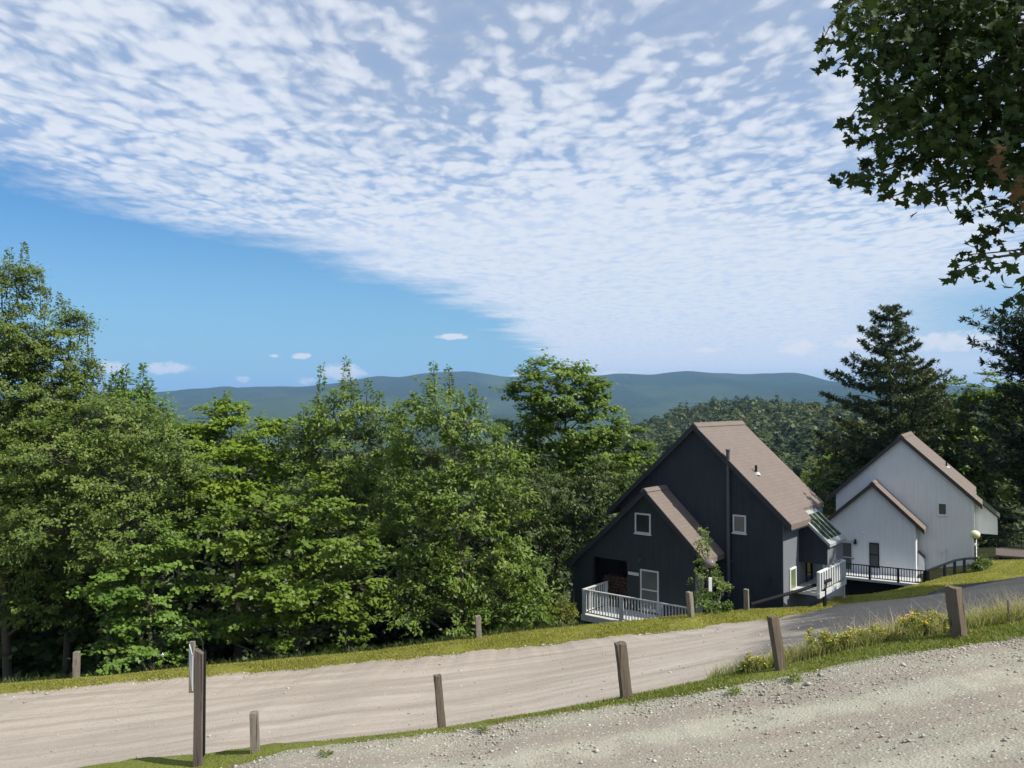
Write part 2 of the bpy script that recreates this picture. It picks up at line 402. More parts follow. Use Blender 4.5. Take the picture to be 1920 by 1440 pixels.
def mat_forest_far(name, a, b, field, scale):
    m, t, p, out = new_mat(name); c = coords(t)
    n = t.noise(t.vmul(c, (1, 1, 2.5)), scale, 6, 0.65); big = t.noise(t.vmul(c, (1, 0.6, 1)), scale * 0.055, 4, 0.55)
    col = t.mix(t.mapr(n, 0.3, 0.7), a, b)
    zz = t.sep(c)[2]; low = t.mapr(zz, 190.0, -40.0, -0.05, 0.10)
    col = t.mix(t.mapr(t.m('ADD', big, low), 0.50, 0.66, 0, 0.6), col, field)
    t.l.new(col, p.inputs['Base Color']); p.inputs['Roughness'].default_value = 1.0; p.inputs['Specular IOR Level'].default_value = 0.0
    bump(t, p, n, 1.0, 0.35 / scale)
    return m

M = {}
M['gravel'] = mat_gravel_near()
M['road'] = mat_road()
M['verge'] = mat_grass_ground('verge_grass', (0.14, 0.165, 0.034), (0.20, 0.22, 0.048), (0.20, 0.165, 0.11))
M['bank'] = mat_grass_ground('mown_grass', (0.20, 0.215, 0.036), (0.29, 0.275, 0.058), (0.29, 0.25, 0.10))
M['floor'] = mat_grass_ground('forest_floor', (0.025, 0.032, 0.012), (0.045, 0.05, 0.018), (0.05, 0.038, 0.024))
M['stone'] = mat_plain('pebble_stone', (0.33, 0.30, 0.265), 0.9, 0.35, 9.0, bumpy=0.3, spec=0.15)
M['blade'] = mat_leaf('grass_blade', (0.18, 0.205, 0.034), (0.33, 0.32, 0.068), (0.40, 0.33, 0.13), 0.35, warm_at=0.85)
M['verge_blade'] = mat_leaf('verge_blade', (0.11, 0.16, 0.028), (0.23, 0.26, 0.055), (0.33, 0.29, 0.13), 0.35, warm_at=0.86)
M['tall_grass'] = mat_leaf('tall_grass_blade', (0.17, 0.22, 0.045), (0.34, 0.35, 0.12), (0.50, 0.42, 0.29), 0.3, warm_at=0.72)
M['bark'] = mat_bark('bark', (0.085, 0.070, 0.055))
M['bark_pale'] = mat_bark('bark_pale', (0.16, 0.145, 0.12))
M['shingle'] = mat_shingle('brown_shingle', (0.190, 0.157, 0.136))
M['navy'] = mat_siding('navy_siding', (0.024, 0.029, 0.039), var=0.22)
M['charcoal'] = mat_siding('charcoal_siding', (0.026, 0.032, 0.036), var=0.22)
M['weathered'] = mat_siding('pale_grey_siding', (0.165, 0.178, 0.198), var=0.08)  # paler grey for the side wall and bay side of the navy house
M['white_siding'] = mat_siding('white_siding', (0.655, 0.675, 0.70), var=0.075)
M['white_paint'] = mat_plain('white_paint', (0.72, 0.73, 0.73), 0.5, 0.06, 3.0)
M['grey_paint'] = mat_plain('grey_paint', (0.45, 0.47, 0.49), 0.6, 0.10, 3.0)
M['bar_paint'] = mat_plain('bar_paint', (0.30, 0.31, 0.31), 0.65, 0.1, 3.0)
M['deck_paint'] = mat_plain('deck_paint', (0.50, 0.51, 0.50), 0.65, 0.12, 4.0)
M['fascia'] = mat_plain('dark_fascia', (0.022, 0.024, 0.030), 0.6, 0.15, 3.0)
M['brown_fascia'] = mat_plain('brown_fascia', (0.05, 0.042, 0.042), 0.6, 0.15, 3.0)
M['black_metal'] = mat_plain('black_metal', (0.012, 0.013, 0.015), 0.5, 0.2, 5.0, spec=0.3)
M['grey_metal'] = mat_plain('grey_metal', (0.055, 0.06, 0.075), 0.45, 0.2, 5.0, spec=0.5)
M['black_wood'] = mat_plain('black_wood', (0.011, 0.012, 0.015), 0.7, 0.25, 8.0, spec=0.15)
M['glass'] = mat_glass('window_glass')
M['glass_soft'] = mat_glass('curtained_glass', (0.075, 0.085, 0.085), 0.15)
M['glass_green'] = mat_glass('skylight_glass', (0.022, 0.040, 0.020), 0.7)
M['reflection_pane'] = mat_glass('painted_reflection_glass', (0.13, 0.16, 0.06), 0.2)  # green of a garden reflection put into the pane's base colour
M['post'] = mat_wood_post('weathered_post', (0.135, 0.108, 0.082))
M['post_grey'] = mat_wood_post('grey_post', (0.21, 0.185, 0.150))
M['sign_wood'] = mat_wood_post('sign_wood', (0.125, 0.100, 0.088))
M['sign_face'] = mat_plain('sign_face', (0.72, 0.74, 0.76), 0.3, 0.04, 3.0)
M['globe_smoke'] = mat_plain('smoky_globe', (0.16, 0.14, 0.125), 0.12, 0.1, 3.0, spec=0.7)
M['globe_cream'] = mat_plain('cream_globe', (0.66, 0.63, 0.42), 0.25, 0.06, 3.0, spec=0.6)
M['firewood'] = mat_plain('firewood', (0.085, 0.050, 0.034), 0.9, 0.5, 7.0)
M['concrete'] = mat_plain('concrete', (0.42, 0.41, 0.38), 0.9, 0.15, 4.0, bumpy=0.2)
M['chrome'] = mat_plain('bright_metal', (0.8, 0.8, 0.82), 0.15, 0.05, 3.0, metal=1.0)
M['flower'] = mat_plain('yellow_flower', (0.58, 0.42, 0.03), 0.8, 0.25, 20.0)


# ------------------------------------------------------------------ terrain
def line(pts):
    w = np.array([at(*q) for q in pts]); o = np.argsort(w[:, 0]); return w[o]

L2 = line([(-1400, 1780, 9.8), (-300, 1585, 9.8), (200, 1492, 9.8), (430, 1441, 9.8), (520, 1413, 9.8), (700, 1387, 9.8), (845, 1371, 9.8), (1000, 1346, 9.8),
           (1187, 1318, 9.8), (1300, 1299, 9.8), (1494, 1265, 9.8), (1680, 1226, 9.8), (1800, 1211, 9.8), (1920, 1192, 9.8), (2600, 1075, 9.8), (4200, 850, 9.8)])
L3 = line([(-1400, 1660, 10.5), (-300, 1510, 10.5), (100, 1447, 10.5), (250, 1420, 10.5), (362, 1416, 10.4), (477, 1401, 10.35), (560, 1391, 10.35), (700, 1381, 10.3), (840, 1363, 10.3),
           (1012, 1339, 10.3), (1162, 1309, 10.3), (1294, 1282, 10.4), (1429, 1255, 10.5), (1600, 1216, 10.6), (1800, 1183, 10.6), (1920, 1163, 10.6), (2600, 1050, 10.6), (4200, 840, 10.6)])
L5 = line([(-1500, 1460, 21.5), (-700, 1385, 21.5), (0, 1301, 21.5), (104, 1290, 21.5), (208, 1282, 21.6), (354, 1268, 21.8), (478, 1261, 22), (700, 1240, 22.3), (919, 1219, 22.5), (1169, 1192, 22.5),
           (1300, 1179, 22.5), (1381, 1168, 23.2), (1461, 1158, 24.5), (1530, 1146, 26.3), (1562, 1134, 27.6), (1589, 1134, 28), (1641, 1130, 28), (1719, 1117, 28.5),
           (1785, 1101, 29), (1847, 1091, 30), (1920, 1083, 31), (2600, 1000, 33), (4000, 900, 36)])
L6 = line([(-1500, 1445, 23.5), (-700, 1368, 23.5), (0, 1283, 23.5), (208, 1268, 23.5), (389, 1249, 23.6), (522, 1237, 23.7), (700, 1221, 23.8), (887, 1196, 24.2), (1012, 1180, 24.4),
           (1200, 1163, 24.2), (1287, 1153, 24.2), (1400, 1143, 26), (1465, 1141, 27.0), (1520, 1139, 28), (1563, 1119, 30), (1628, 1115, 31), (1680, 1106, 31.5),
           (1727, 1094, 33), (1771, 1082, 35), (1810, 1075, 37), (1860, 1052, 39.5), (1920, 1050, 40), (2600, 980, 44), (4000, 900, 50)])

def wig(x, k, s):
    return k * (np.sin(x * 1.9 + s) + 0.6 * np.sin(x * 4.7 + 2 * s) + 0.45 * np.sin(x * 11.3 + 3 * s) + 0.3 * np.sin(x * 23.0 + s * 5))

def profile(X):
    """heights along y for one x: list of (y, z) crossing the whole hillside"""
    f = lambda L, X: (np.interp(X, L[:, 0], L[:, 1]), np.interp(X, L[:, 0], L[:, 2]))
    y2, z2 = f(L2, X); y3, z3 = f(L3, X); y5, z5 = f(L5, X); y6, z6 = f(L6, X)
    y4 = y3 + 1.5; z4 = z3 * (y4 / y3) - 0.13
    right = np.clip((X - 17.5) / 3.5, 0, 1)
    zc = 0.12 * np.clip(X, -14, 14)
    ys = [-60 + 0 * X, 1.5 + 0 * X, 6.0 + 0 * X, y2, 0.5 * (y2 + y3), y3, y4, 0.5 * (y4 + y5), y5, 0.5 * (y5 + y6), y6, y6 + 2.5, y6 + 8, 70 + 0 * X, 115 + 0 * X]
    zs = [-0.6 + zc, -1.75 + zc, z2 + 0.22, z2, 0.5 * (z2 + z3) + 0.03, z3, z4, 0.5 * (z4 + z5) + 0.05, z5, 0.5 * (z5 + z6) + 0.08, z6,
          z6 - 1.5 + 1.1 * right, z6 - 3.4 + 2.3 * right, -18.5 + 0 * X, -23.5 + 0 * X]
    return np.stack(ys), np.stack(zs)

def zf(x, y):
    x = np.atleast_1d(np.asarray(x, float)); y = np.atleast_1d(np.asarray(y, float))
    ys, zs = profile(x)
    z = np.empty_like(x)
    for i in range(len(x)): z[i] = np.interp(y[i], ys[:, i], zs[:, i])
    return z
def z1(x, y): return float(zf(x, y)[0])

XS = np.concatenate([np.arange(-70, -22, 2.0), np.arange(-22, 22, 0.07), np.arange(22, 72, 1.5)])
PY, PZ = profile(XS)
for k, a, s in ((3, 0.035, 0.3), (5, 0.03, 1.7), (8, 0.085, 2.9)): PY[k] += wig(XS, a, s)

def strip(name, ks, sub, mat, noise=0.0):
    rows_y = []; rows_z = []
    for a, b in zip(ks[:-1], ks[1:]):
        n = sub
        for i in range(n):
            f = i / n
            rows_y.append(PY[a] * (1 - f) + PY[b] * f); rows_z.append(PZ[a] * (1 - f) + PZ[b] * f)
    rows_y.append(PY[ks[-1]]); rows_z.append(PZ[ks[-1]])
    Yr = np.array(rows_y); Zr = np.array(rows_z)
    if noise:
        n = noise * (np.sin(XS[None] * 1.3 + Yr * 2.1) * np.sin(Yr * 1.7 - XS[None] * 0.6) + 0.5 * np.sin(XS[None] * 3.9 + 1.7 * np.sin(Yr * 3.1)))
        n[0] = 0; n[-1] = 0; Zr = Zr + n
    V = np.stack([np.broadcast_to(XS, Yr.shape), Yr, Zr], -1).reshape(-1, 3)
    nr, nc = Yr.shape
    idx = np.arange(nr * nc).reshape(nr, nc)
    Fa = np.stack([idx[:-1, :-1], idx[:-1, 1:], idx[1:, 1:], idx[1:, :-1]], -1).reshape(-1, 4)
    return tag(mesh_np(name, V, Fa, mat, smooth=True), kind='structure')

strip('gravel_lane', [0, 1, 2, 3], 10, M['gravel'], 0.012)
strip('grass_verge', [3, 4, 5, 6], 4, M['verge'])
strip('road', [6, 7, 8], 14, M['road'], 0.006)
strip('grass_bank', [8, 9, 10], 5, M['bank'], 0.015)
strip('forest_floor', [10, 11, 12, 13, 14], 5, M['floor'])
M['valley'] = mat_forest_far('valley_forest', (0.03, 0.05, 0.015), (0.06, 0.085, 0.022), (0.10, 0.12, 0.035), 0.05)
tag(MB().add([(-16000, 100, -96), (16000, 100, -96), (16000, 16000, -96), (-16000, 16000, -96)], [(0, 1, 2, 3)]).build('valley', M['valley']), kind='structure')


def sheet(name, xs, rows, mat):
    """rows: list of (y array, z array) over xs"""
    V = np.stack([np.stack([xs, y, z], -1) for y, z in rows]).reshape(-1, 3)
    nr, nc = len(rows), len(xs); idx = np.arange(nr * nc).reshape(nr, nc)
    Fa = np.stack([idx[:-1, :-1], idx[:-1, 1:], idx[1:, 1:], idx[1:, :-1]], -1).reshape(-1, 4)
    return tag(mesh_np(name, V, Fa, mat, smooth=True), kind='structure')

def fbm(x, y, seed, octs=5):
    r = np.random.default_rng(seed); s = 0; a = 1.0; tot = 0; fr = 1.0
    for _ in range(octs):
        for _k in range(3):
            an = r.uniform(0, 6.28); ph = r.uniform(0, 6.28)
            s = s + a * np.sin(fr * (x * math.cos(an) + y * math.sin(an)) + ph); tot += a
        a *= 0.5; fr *= 2.07
    return s / tot * 1.6

# distant mountain range
RY = 5200.0
ridge = [(-900, 748), (-400, 745), (0, 742), (280, 735), (330, 735), (400, 728), (430, 724), (450, 729), (475, 724), (560, 725), (640, 718), (690, 707), (720, 705), (750, 708), (790, 700),
         (830, 697), (880, 696), (910, 700), (950, 707), (1000, 706), (1130, 703), (1160, 700), (1220, 702), (1260, 698), (1290, 695), (1330, 699), (1400, 702), (1440, 700),
         (1490, 698), (1520, 704), (1545, 712), (1580, 716), (1650, 719), (1920, 727), (2600, 735), (3200, 740)]
rw = np.array([at(a, b, RY) for a, b in ridge])
mx = np.linspace(-6500, 7500, 700)
rz = np.interp(mx, rw[:, 0], rw[:, 2]); kz = np.exp(-np.linspace(-2, 2, 9) ** 2); rz = np.convolve(np.pad(rz, 4, 'edge'), kz / kz.sum(), 'valid')
rows = []
for f in np.linspace(0, 1, 60):
    y = 2100 + (RY - 2100) * f + 0 * mx
    base = -100 + (rz + 100) * (f ** 1.35)
    fold = 48 * fbm(mx / 380.0, y / 800.0, 3) * math.sin(math.pi * min(f * 1.0, 1)) ** 0.8
    rows.append((y, base + fold + 2.0 * fbm(mx / 40, y / 60, 9, 2) * (0.4 + f)))
for f in (0.3, 1.0): rows.append((RY + 2500 * f + 0 * mx, rz * (1 - f) - 100 * f - 15 * f))
M['mountain'] = mat_forest_far('mountain_forest', (0.012, 0.024, 0.010), (0.034, 0.050, 0.014), (0.058, 0.084, 0.028), 0.03)
sheet('mountain', mx, rows, M['mountain'])

# wooded hill in the middle distance
HY = 640.0
hr = [(-900, 742), (-200, 745), (200, 752), (290, 764), (350, 795), (420, 822), (520, 850), (700, 850), (900, 830), (1100, 806), (1200, 789), (1250, 772), (1300, 757), (1350, 749), (1400, 747),
      (1440, 755), (1480, 767), (1530, 776), (1600, 774), (1700, 766), (1920, 760), (2600, 745)]
hw = np.array([at(a, b + 19, HY) for a, b in hr])
hx = np.linspace(-800, 900, 260)
hz = np.interp(hx, hw[:, 0], hw[:, 2])
hrows = []
for f in np.linspace(0, 1, 40):
    y = 105 + (HY - 105) * f + 0 * hx
    hrows.append((y, -25.0 + (hz + 25.0) * f ** 0.9 + 3.0 * fbm(hx / 90, y / 90, 5) * math.sin(math.pi * f)))
for f in (0.5, 1.0): hrows.append((HY + 500 * f + 0 * hx, hz * (1 - f) - 97 * f))
M['hill'] = mat_forest_far('hill_ground', (0.02, 0.034, 0.012), (0.035, 0.05, 0.016), (0.04, 0.055, 0.016), 0.2)
sheet('hill', hx, hrows, M['hill'])
HYR = np.array([r[0][0] for r in hrows]); HZR = np.array([r[1] for r in hrows])
def hill_z(x, y):
    fx = np.interp(x, hx, np.arange(len(hx))); fy = np.interp(y, HYR, np.arange(len(HYR)))
    i = np.clip(fx.astype(int), 0, len(hx) - 2); j = np.clip(fy.astype(int), 0, len(HYR) - 2)
    a = fx - i; b = fy - j
    return (HZR[j, i] * (1 - a) + HZR[j, i + 1] * a) * (1 - b) + (HZR[j + 1, i] * (1 - a) + HZR[j + 1, i + 1] * a) * b


# ------------------------------------------------------------------ foliage building blocks
def unit(v): return v / np.maximum(np.linalg.norm(v, axis=-1, keepdims=True), 1e-6)

def leaf_quads(P, N, D, L, W=0.62, fold=0.10):
    """folded diamond leaves: positions, normals, axis, lengths"""
    S = unit(np.cross(N, D)); D = unit(np.cross(S, N)); L = np.asarray(L)[:, None]
    V = np.stack([P, P + D * L * 0.45 + S * L * W * 0.5 + N * L * fold, P + D * L, P + D * L * 0.45 - S * L * W * 0.5 + N * L * fold], 1)
    n = len(P); return V.reshape(-1, 3), np.arange(4 * n).reshape(n, 4)

def tubes(A, B, ra, rb, sag=0.0, n=5, seg=4, rr=rng):
    """many slightly bent tapering branches from A to B in one go"""
    A = np.asarray(A, float); B = np.asarray(B, float); k = len(A)
    t = np.linspace(0, 1, seg + 1)[None, :, None]
    off = rr.normal(0, 0.06, (k, 1, 3)) * np.linalg.norm(B - A, axis=1)[:, None, None]
    P = A[:, None] * (1 - t) + B[:, None] * t + np.sin(np.pi * t) * off + np.array([0, 0, 1.0]) * (np.sin(np.pi * t) * sag)
    Rd = (np.asarray(ra)[:, None] * (1 - t[:, :, 0]) + np.asarray(rb)[:, None] * t[:, :, 0])
    T = unit(B - A); ref = np.where(np.abs(T[:, 2:3]) < 0.9, np.array([[0, 0, 1.0]]), np.array([[1.0, 0, 0]]))
    a = unit(np.cross(T, ref)); b = np.cross(T, a)
    an = np.arange(n) * 2 * np.pi / n
    ring = (a[:, None, None] * np.cos(an)[None, None, :, None] + b[:, None, None] * np.sin(an)[None, None, :, None])
    V = (P[:, :, None] + ring * Rd[:, :, None, None]).reshape(-1, 3)
    idx = np.arange(k * (seg + 1) * n).reshape(k, seg + 1, n)
    nx = np.roll(idx, -1, axis=2)
    Fa = np.stack([idx[:, :-1], nx[:, :-1], nx[:, 1:], idx[:, 1:]], -1).reshape(-1, 4)
    return V, Fa

def join_np(parts):
    V = []; Fa = []; b = 0
    for v, f in parts:
        V.append(v); Fa.append(f + b); b += len(v)
    return np.concatenate(V), np.concatenate(Fa)

STYLE = {
    # clumps per m2, clump radius, flatness, leaves per clump, leaf length, leaf width, up, out, rnd
    'maple': dict(cpm=1.55, cr=0.50, flat=0.40, lpc=100, L=0.135, W=0.85, up=0.70, out=0.45, rnd=0.38, hang=-0.15),
    'ash':   dict(cpm=1.8, cr=0.42, flat=0.75, lpc=96, L=0.150, W=0.45, up=0.45, out=0.50, rnd=0.48, hang=-0.35),
    'fine':  dict(cpm=1.9, cr=0.42, flat=0.65, lpc=135, L=0.095, W=0.60, up=0.45, out=0.55, rnd=0.52, hang=-0.20),
    'broad': dict(cpm=1.3, cr=0.62, flat=0.48, lpc=95, L=0.180, W=0.80, up=0.65, out=0.50, rnd=0.40, hang=-0.1),
    'back':  dict(cpm=0.9, cr=0.70, flat=0.6, lpc=48, L=0.28, W=0.80, up=0.6, out=0.4, rnd=0.5, hang=-0.1),
    'bush':  dict(cpm=12.0, cr=0.17, flat=0.9, lpc=52, L=0.085, W=0.5, up=0.6, out=0.4, rnd=0.6, hang=0.3),
}

def make_tree(name, label, cat, base_px, Y, lobes, style, leaf_mat, seed, bark='bark', trunk_r=0.16, group=None, tint=(0.0, 1.0), dens=1.0, lean=0.0, tips=()):
    """lobes: (px, py, half width px, half height px[, depth shift m]) of the crown as surveyed at distance Y"""
    r = np.random.default_rng(seed); S = STYLE[style]
    b = at(base_px, 1200, Y); bx = b.x; bz = z1(bx, Y)
    root = empty(name, (bx, Y, bz)); O = np.array([bx, Y, bz])
    cents = []; rads = []
    for lb in lobes:
        px, py, hw_, hh = lb[:4]; dy = lb[4] if len(lb) > 4 else r.uniform(-0.5, 0.5)
        c = np.array(at(px, py, Y)); c[1] += dy
        cents.append(c); rads.append((hw_ * Y / F_PX, hw_ * Y / F_PX * r.uniform(0.75, 1.0), hh * Y / F_PX))
    cents = np.array(cents); rads = np.array(rads)
    # clumps over each lobe, denser on the outside
    C = []; K = []; Out = []
    for i, (c, q) in enumerate(zip(cents, rads)):
        area = 4 * np.pi * ((q[0] * q[1]) ** 1.6 / 3 + (q[0] * q[2]) ** 1.6 / 3 + (q[1] * q[2]) ** 1.6 / 3) ** (1 / 1.6)
        n = max(int(area * S['cpm'] * dens), 5)
        u = unit(r.normal(size=(n * 2, 3))); keep = (u[:, 2] > -0.75); u = u[keep][:n]; n = len(u)
        rad = 0.50 + 0.52 * r.uniform(size=(n, 1)) ** 0.6
        C.append(c + u * q * rad); K.append(np.full(n, i)); Out.append(u)
    C = np.concatenate(C); K = np.concatenate(K); Out = np.concatenate(Out)
    gz = zf(C[:, 0], C[:, 1]); ok = C[:, 2] > gz + (0.04 if style == 'bush' else 0.25)
    C, K, Out = C[ok], K[ok], Out[ok]
    n = len(C); lpc = S['lpc']
    cr = S['cr'] * r.uniform(0.7, 1.35, n)
    # leaves along little sprays inside each clump
    ci = np.repeat(np.arange(n), lpc)
    nsp = 6
    spd = r.normal(size=(n, nsp, 3)); spd[..., 2] *= S['flat']; spd += Out[:, None] * 0.9; spd = unit(spd)
    si = r.integers(0, nsp, n * lpc); d = spd[ci, si]
    tt = r.uniform(0.05, 1.15, n * lpc)[:, None]
    P = C[ci] + d * tt * cr[ci][:, None] * np.array([1.15, 1.15, max(S['flat'], 0.5) * 1.2]) + r.normal(0, 0.13, (n * lpc, 3)) * cr[ci][:, None] * np.array([1, 1, S['flat']])
    N = unit(np.array([0, 0, S['up']]) + np.array(SDIR) * 0.55 + Out[ci] * S['out'] + r.normal(0, S['rnd'], (n * lpc, 3)))
    Dx = unit(d + r.normal(0, 0.6, (n * lpc, 3)) + np.array([0, 0, S['hang']]))
    L = S['L'] * r.uniform(0.65, 1.3, n * lpc)
    ct = r.uniform(0, 1, n)
    T = np.clip(0.55 * ct[ci] + 0.45 * r.uniform(0, 1, n * lpc), 0, 1) * (tint[1] - tint[0]) + tint[0]
    parts = [leaf_quads(P, N, Dx, L, S['W'])]; tints = [T]
    wood = []
    # leaders: thin upright shoots that stick out of the top
    for (tx, ty, by, w) in tips:
        top = np.array(at(tx, ty, Y)); bot = np.array(at(tx + r.uniform(-8, 8), by, Y)); h = np.linalg.norm(top - bot)
        m = int(46 * h / 0.5 * dens); f = r.uniform(0, 1, m) ** 0.8
        an = r.uniform(0, 6.28, m); rr = (w * Y / F_PX) * (1.05 - f) * r.uniform(0.15, 1, m) + 0.03
        P2 = bot[None] * (1 - f[:, None]) + top[None] * f[:, None] + np.stack([np.cos(an) * rr, np.sin(an) * rr, r.normal(0.05, 0.06, m)], -1)
        N2 = unit(r.normal(0, 0.6, (m, 3)) + np.array([0, 0, 0.6])); D2 = unit(np.stack([np.cos(an), np.sin(an), r.uniform(-0.2, 0.8, m)], -1))
        parts.append(leaf_quads(P2, N2, D2, S['L'] * r.uniform(0.6, 1.2, m), S['W'])); tints.append(r.uniform(0.1, 0.9, m) * (tint[1] - tint[0]) + tint[0])
        wood.append(tubes(bot[None], top[None], [0.022], [0.006], n=4, rr=r))
    V, Fa = join_np(parts)
    crown = mesh_np('crown', V - O, Fa, leaf_mat, root, tint=np.concatenate(tints))
    # trunk, limbs to lobes, twigs to clumps
    top = cents[:, 2].max() - bz
    h = max(top * 0.92, 0.8); zs = np.linspace(0, 1, 9)
    bend = np.array([r.normal(0, 0.12), r.normal(0, 0.12)])
    cx = np.average(cents[:, 0], weights=rads[:, 0]) - bx
    axis = lambda f: np.array([bx + (cx * f ** 1.5) + bend[0] * math.sin(f * 5), Y + bend[1] * math.sin(f * 4), bz - 0.15 + h * f])
    tp = [axis(f) for f in zs]; trr = [trunk_r * (1.25 - 0.25 * min(f * 6, 1)) * (1 - f) ** 0.8 + 0.012 for f in zs]
    for i in range(8): wood.append(_seg(tp[i], tp[i + 1], trr[i], trr[i + 1]))
    A = []; B = []; ra = []; rb = []
    for c, q in zip(cents, rads):
        dxy = math.hypot(c[0] - bx, c[1] - Y)
        f = np.clip((c[2] - bz - 0.55 * dxy - 0.3 * q[2]) / h, 0.06, 0.97)
        A.append(axis(f)); B.append(c); ra.append(max(trunk_r * 0.5 * (1 - f) ** 0.6, 0.02)); rb.append(0.014)
    wood.append(tubes(A, B, ra, rb, 0.0, 6, 5, r))
    sel = r.permutation(n)[:min(n, 420)]
    wood.append(tubes(cents[K[sel]] * 0.8 + C[sel] * 0.2, C[sel], np.full(len(sel), 0.014), np.full(len(sel), 0.005), 0.03, 3, 3, r))
    V, Fa = join_np(wood)
    mesh_np('trunk', V - O, Fa, M[bark], root, smooth=True)
    tag(root, label, cat, group)
    return root

def _seg(a, b, ra, rb, n=8):
    t = (b - a) / np.linalg.norm(b - a); u = np.cross(t, [0, 1, 0]); u /= np.linalg.norm(u); v = np.cross(t, u)
    an = np.arange(n) * 2 * np.pi / n; ring = np.outer(np.cos(an), u) + np.outer(np.sin(an), v)
    V = np.concatenate([a + ring * ra, b + ring * rb]); i = np.arange(n); j = (i + 1) % n
    return V, np.stack([i, j, j + n, i + n], -1)

def make_conifer(name, label, cat, base, h, z_low, rmax, leaf_mat, seed, whorls=22, per=5, tuft=22, L=0.26, W=0.20, lens=None, up=0.25, group=None, trunk_r=0.22, skip=0.0, az_range=None):
    """pine: whorls of limbs with upturned ends carrying needle tufts"""
    r = np.random.default_rng(seed); O = np.array(base, float)
    root = empty(name, tuple(O)); A = []; B = []; ra = []; P = []; N = []; D = []; T = []
    for w in range(whorls):
        f = (w + r.uniform(-0.3, 0.3)) / (whorls - 1); f = min(max(f, 0), 1); zz = z_low + (h - 0.35 - z_low) * f
        ln0 = lens(f) if lens else rmax * (1 - f) ** 0.75 + 0.25
        for k in range(per):
            if r.uniform() < skip: continue
            az = 2 * np.pi * (k + r.uniform(-0.35, 0.35)) / per + w * 1.3
            if az_range is not None: az = r.uniform(*az_range)
            ln = ln0 * r.uniform(0.62, 1.12)
            rise = ln * (up + 0.35 * f + r.uniform(-0.08, 0.10)); a = np.array([0, 0, zz])
            dirv = np.array([math.cos(az), math.sin(az), 0.0]); side = np.array([-dirv[1], dirv[0], 0])
            b = a + dirv * ln + np.array([0, 0, rise]); A.append(a); B.append(b); ra.append(0.045 * (1 - f) + 0.012)
            m = int(max(ln / 0.17, 3)); tpos = 1 - (1 - np.linspace(0.18, 1.0, m)) * r.uniform(0.9, 1.0)
            for t_ in tpos:
                spread = 0.34 * ln * (1.08 - t_) * 0.9 + 0.05
                for q in range(3):
                    s = r.uniform(-1, 1) * spread
                    c = a * (1 - t_) + b * t_ + np.array([0, 0, -math.sin(math.pi * t_) * 0.10 * ln]) + side * s + np.array([0, 0, abs(s) * 0.18 + r.normal(0, 0.05)]) + dirv * r.normal(0, 0.08)
                    n_ = tuft // 3
                    dd = unit(r.normal(0, 0.55, (n_, 3)) + dirv * 0.7 + side * np.sign(s) * 0.45 + np.array([0, 0, 0.45]))
                    P.append(c + dd * r.uniform(0, 0.06, (n_, 1))); D.append(dd); N.append(unit(r.normal(0, 0.5, (n_, 3)) + np.array([0, 0, 0.7])))
                    T.append(np.clip(r.uniform(0, 1) * 0.6 + r.uniform(0, 0.4, n_), 0, 1))
    P = np.concatenate(P); N = np.concatenate(N); D = np.concatenate(D); T = np.concatenate(T)
    V, Fa = leaf_quads(P, N, D, L * r.uniform(0.7, 1.2, len(P)), W, 0.05)
    mesh_np('crown', V, Fa, leaf_mat, root, tint=T)
    wood = [tubes(A, B, ra, np.full(len(A), 0.006), -0.05, 5, 4, r)]
    zs = np.linspace(0, 1, 8)
    for i in range(7): wood.append(_seg(np.array([0, 0, h * zs[i] - 0.2]), np.array([0.0, 0.0, h * zs[i + 1] - 0.2]), trunk_r * (1 - zs[i]) + 0.015, trunk_r * (1 - zs[i + 1]) + 0.012))
    V, Fa = join_np(wood); mesh_np('trunk', V, Fa, M['bark'], root, smooth=True)
    return tag(root, label, cat, group)

# leaf colours
M['leaf_maple'] = mat_leaf('maple_leaf', (0.076, 0.138, 0.017), (0.168, 0.240, 0.031), (0.280, 0.224, 0.042), 0.34, warm_at=0.97)
M['leaf_yellow'] = mat_leaf('yellow_green_leaf', (0.105, 0.182, 0.014), (0.217, 0.298, 0.025), (0.336, 0.280, 0.042), 0.36, warm_at=0.97)
M['leaf_ash'] = mat_leaf('ash_leaf', (0.079, 0.140, 0.020), (0.166, 0.234, 0.039), (0.238, 0.210, 0.070), 0.28, warm_at=0.97)
M['leaf_olive'] = mat_leaf('olive_leaf', (0.075, 0.121, 0.020), (0.157, 0.221, 0.043), (0.280, 0.210, 0.056), 0.28, warm_at=0.95)
M['leaf_tall'] = mat_leaf('tall_tree_leaf', (0.069, 0.114, 0.020), (0.160, 0.212, 0.038), (0.238, 0.168, 0.056), 0.28, warm_at=0.93)
M['leaf_green'] = mat_leaf('fresh_green_leaf', (0.071, 0.146, 0.021), (0.157, 0.248, 0.041), (0.420, 0.140, 0.042), 0.32, warm_at=0.985)
M['leaf_dim'] = mat_leaf('shade_dimmed_leaf', (0.044, 0.074, 0.017), (0.086, 0.120, 0.027), (0.127, 0.103, 0.046), 0.25, warm_at=0.97)  # leaf green dimmed in the colour itself to stand for shade
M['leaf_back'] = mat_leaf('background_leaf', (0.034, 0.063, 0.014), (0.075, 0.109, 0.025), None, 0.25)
M['needle'] = mat_leaf('pine_needle', (0.030, 0.054, 0.022), (0.085, 0.110, 0.036), None, 0.12)
M['needle_warm'] = mat_leaf('warm_pine_needle', (0.059, 0.076, 0.020), (0.140, 0.147, 0.035), None, 0.15)
M['needle_shade'] = mat_leaf('shade_tinted_needle', (0.015, 0.032, 0.014), (0.034, 0.058, 0.024), None, 0.10)  # hemlock needles: shade of trees out of view put into the colour
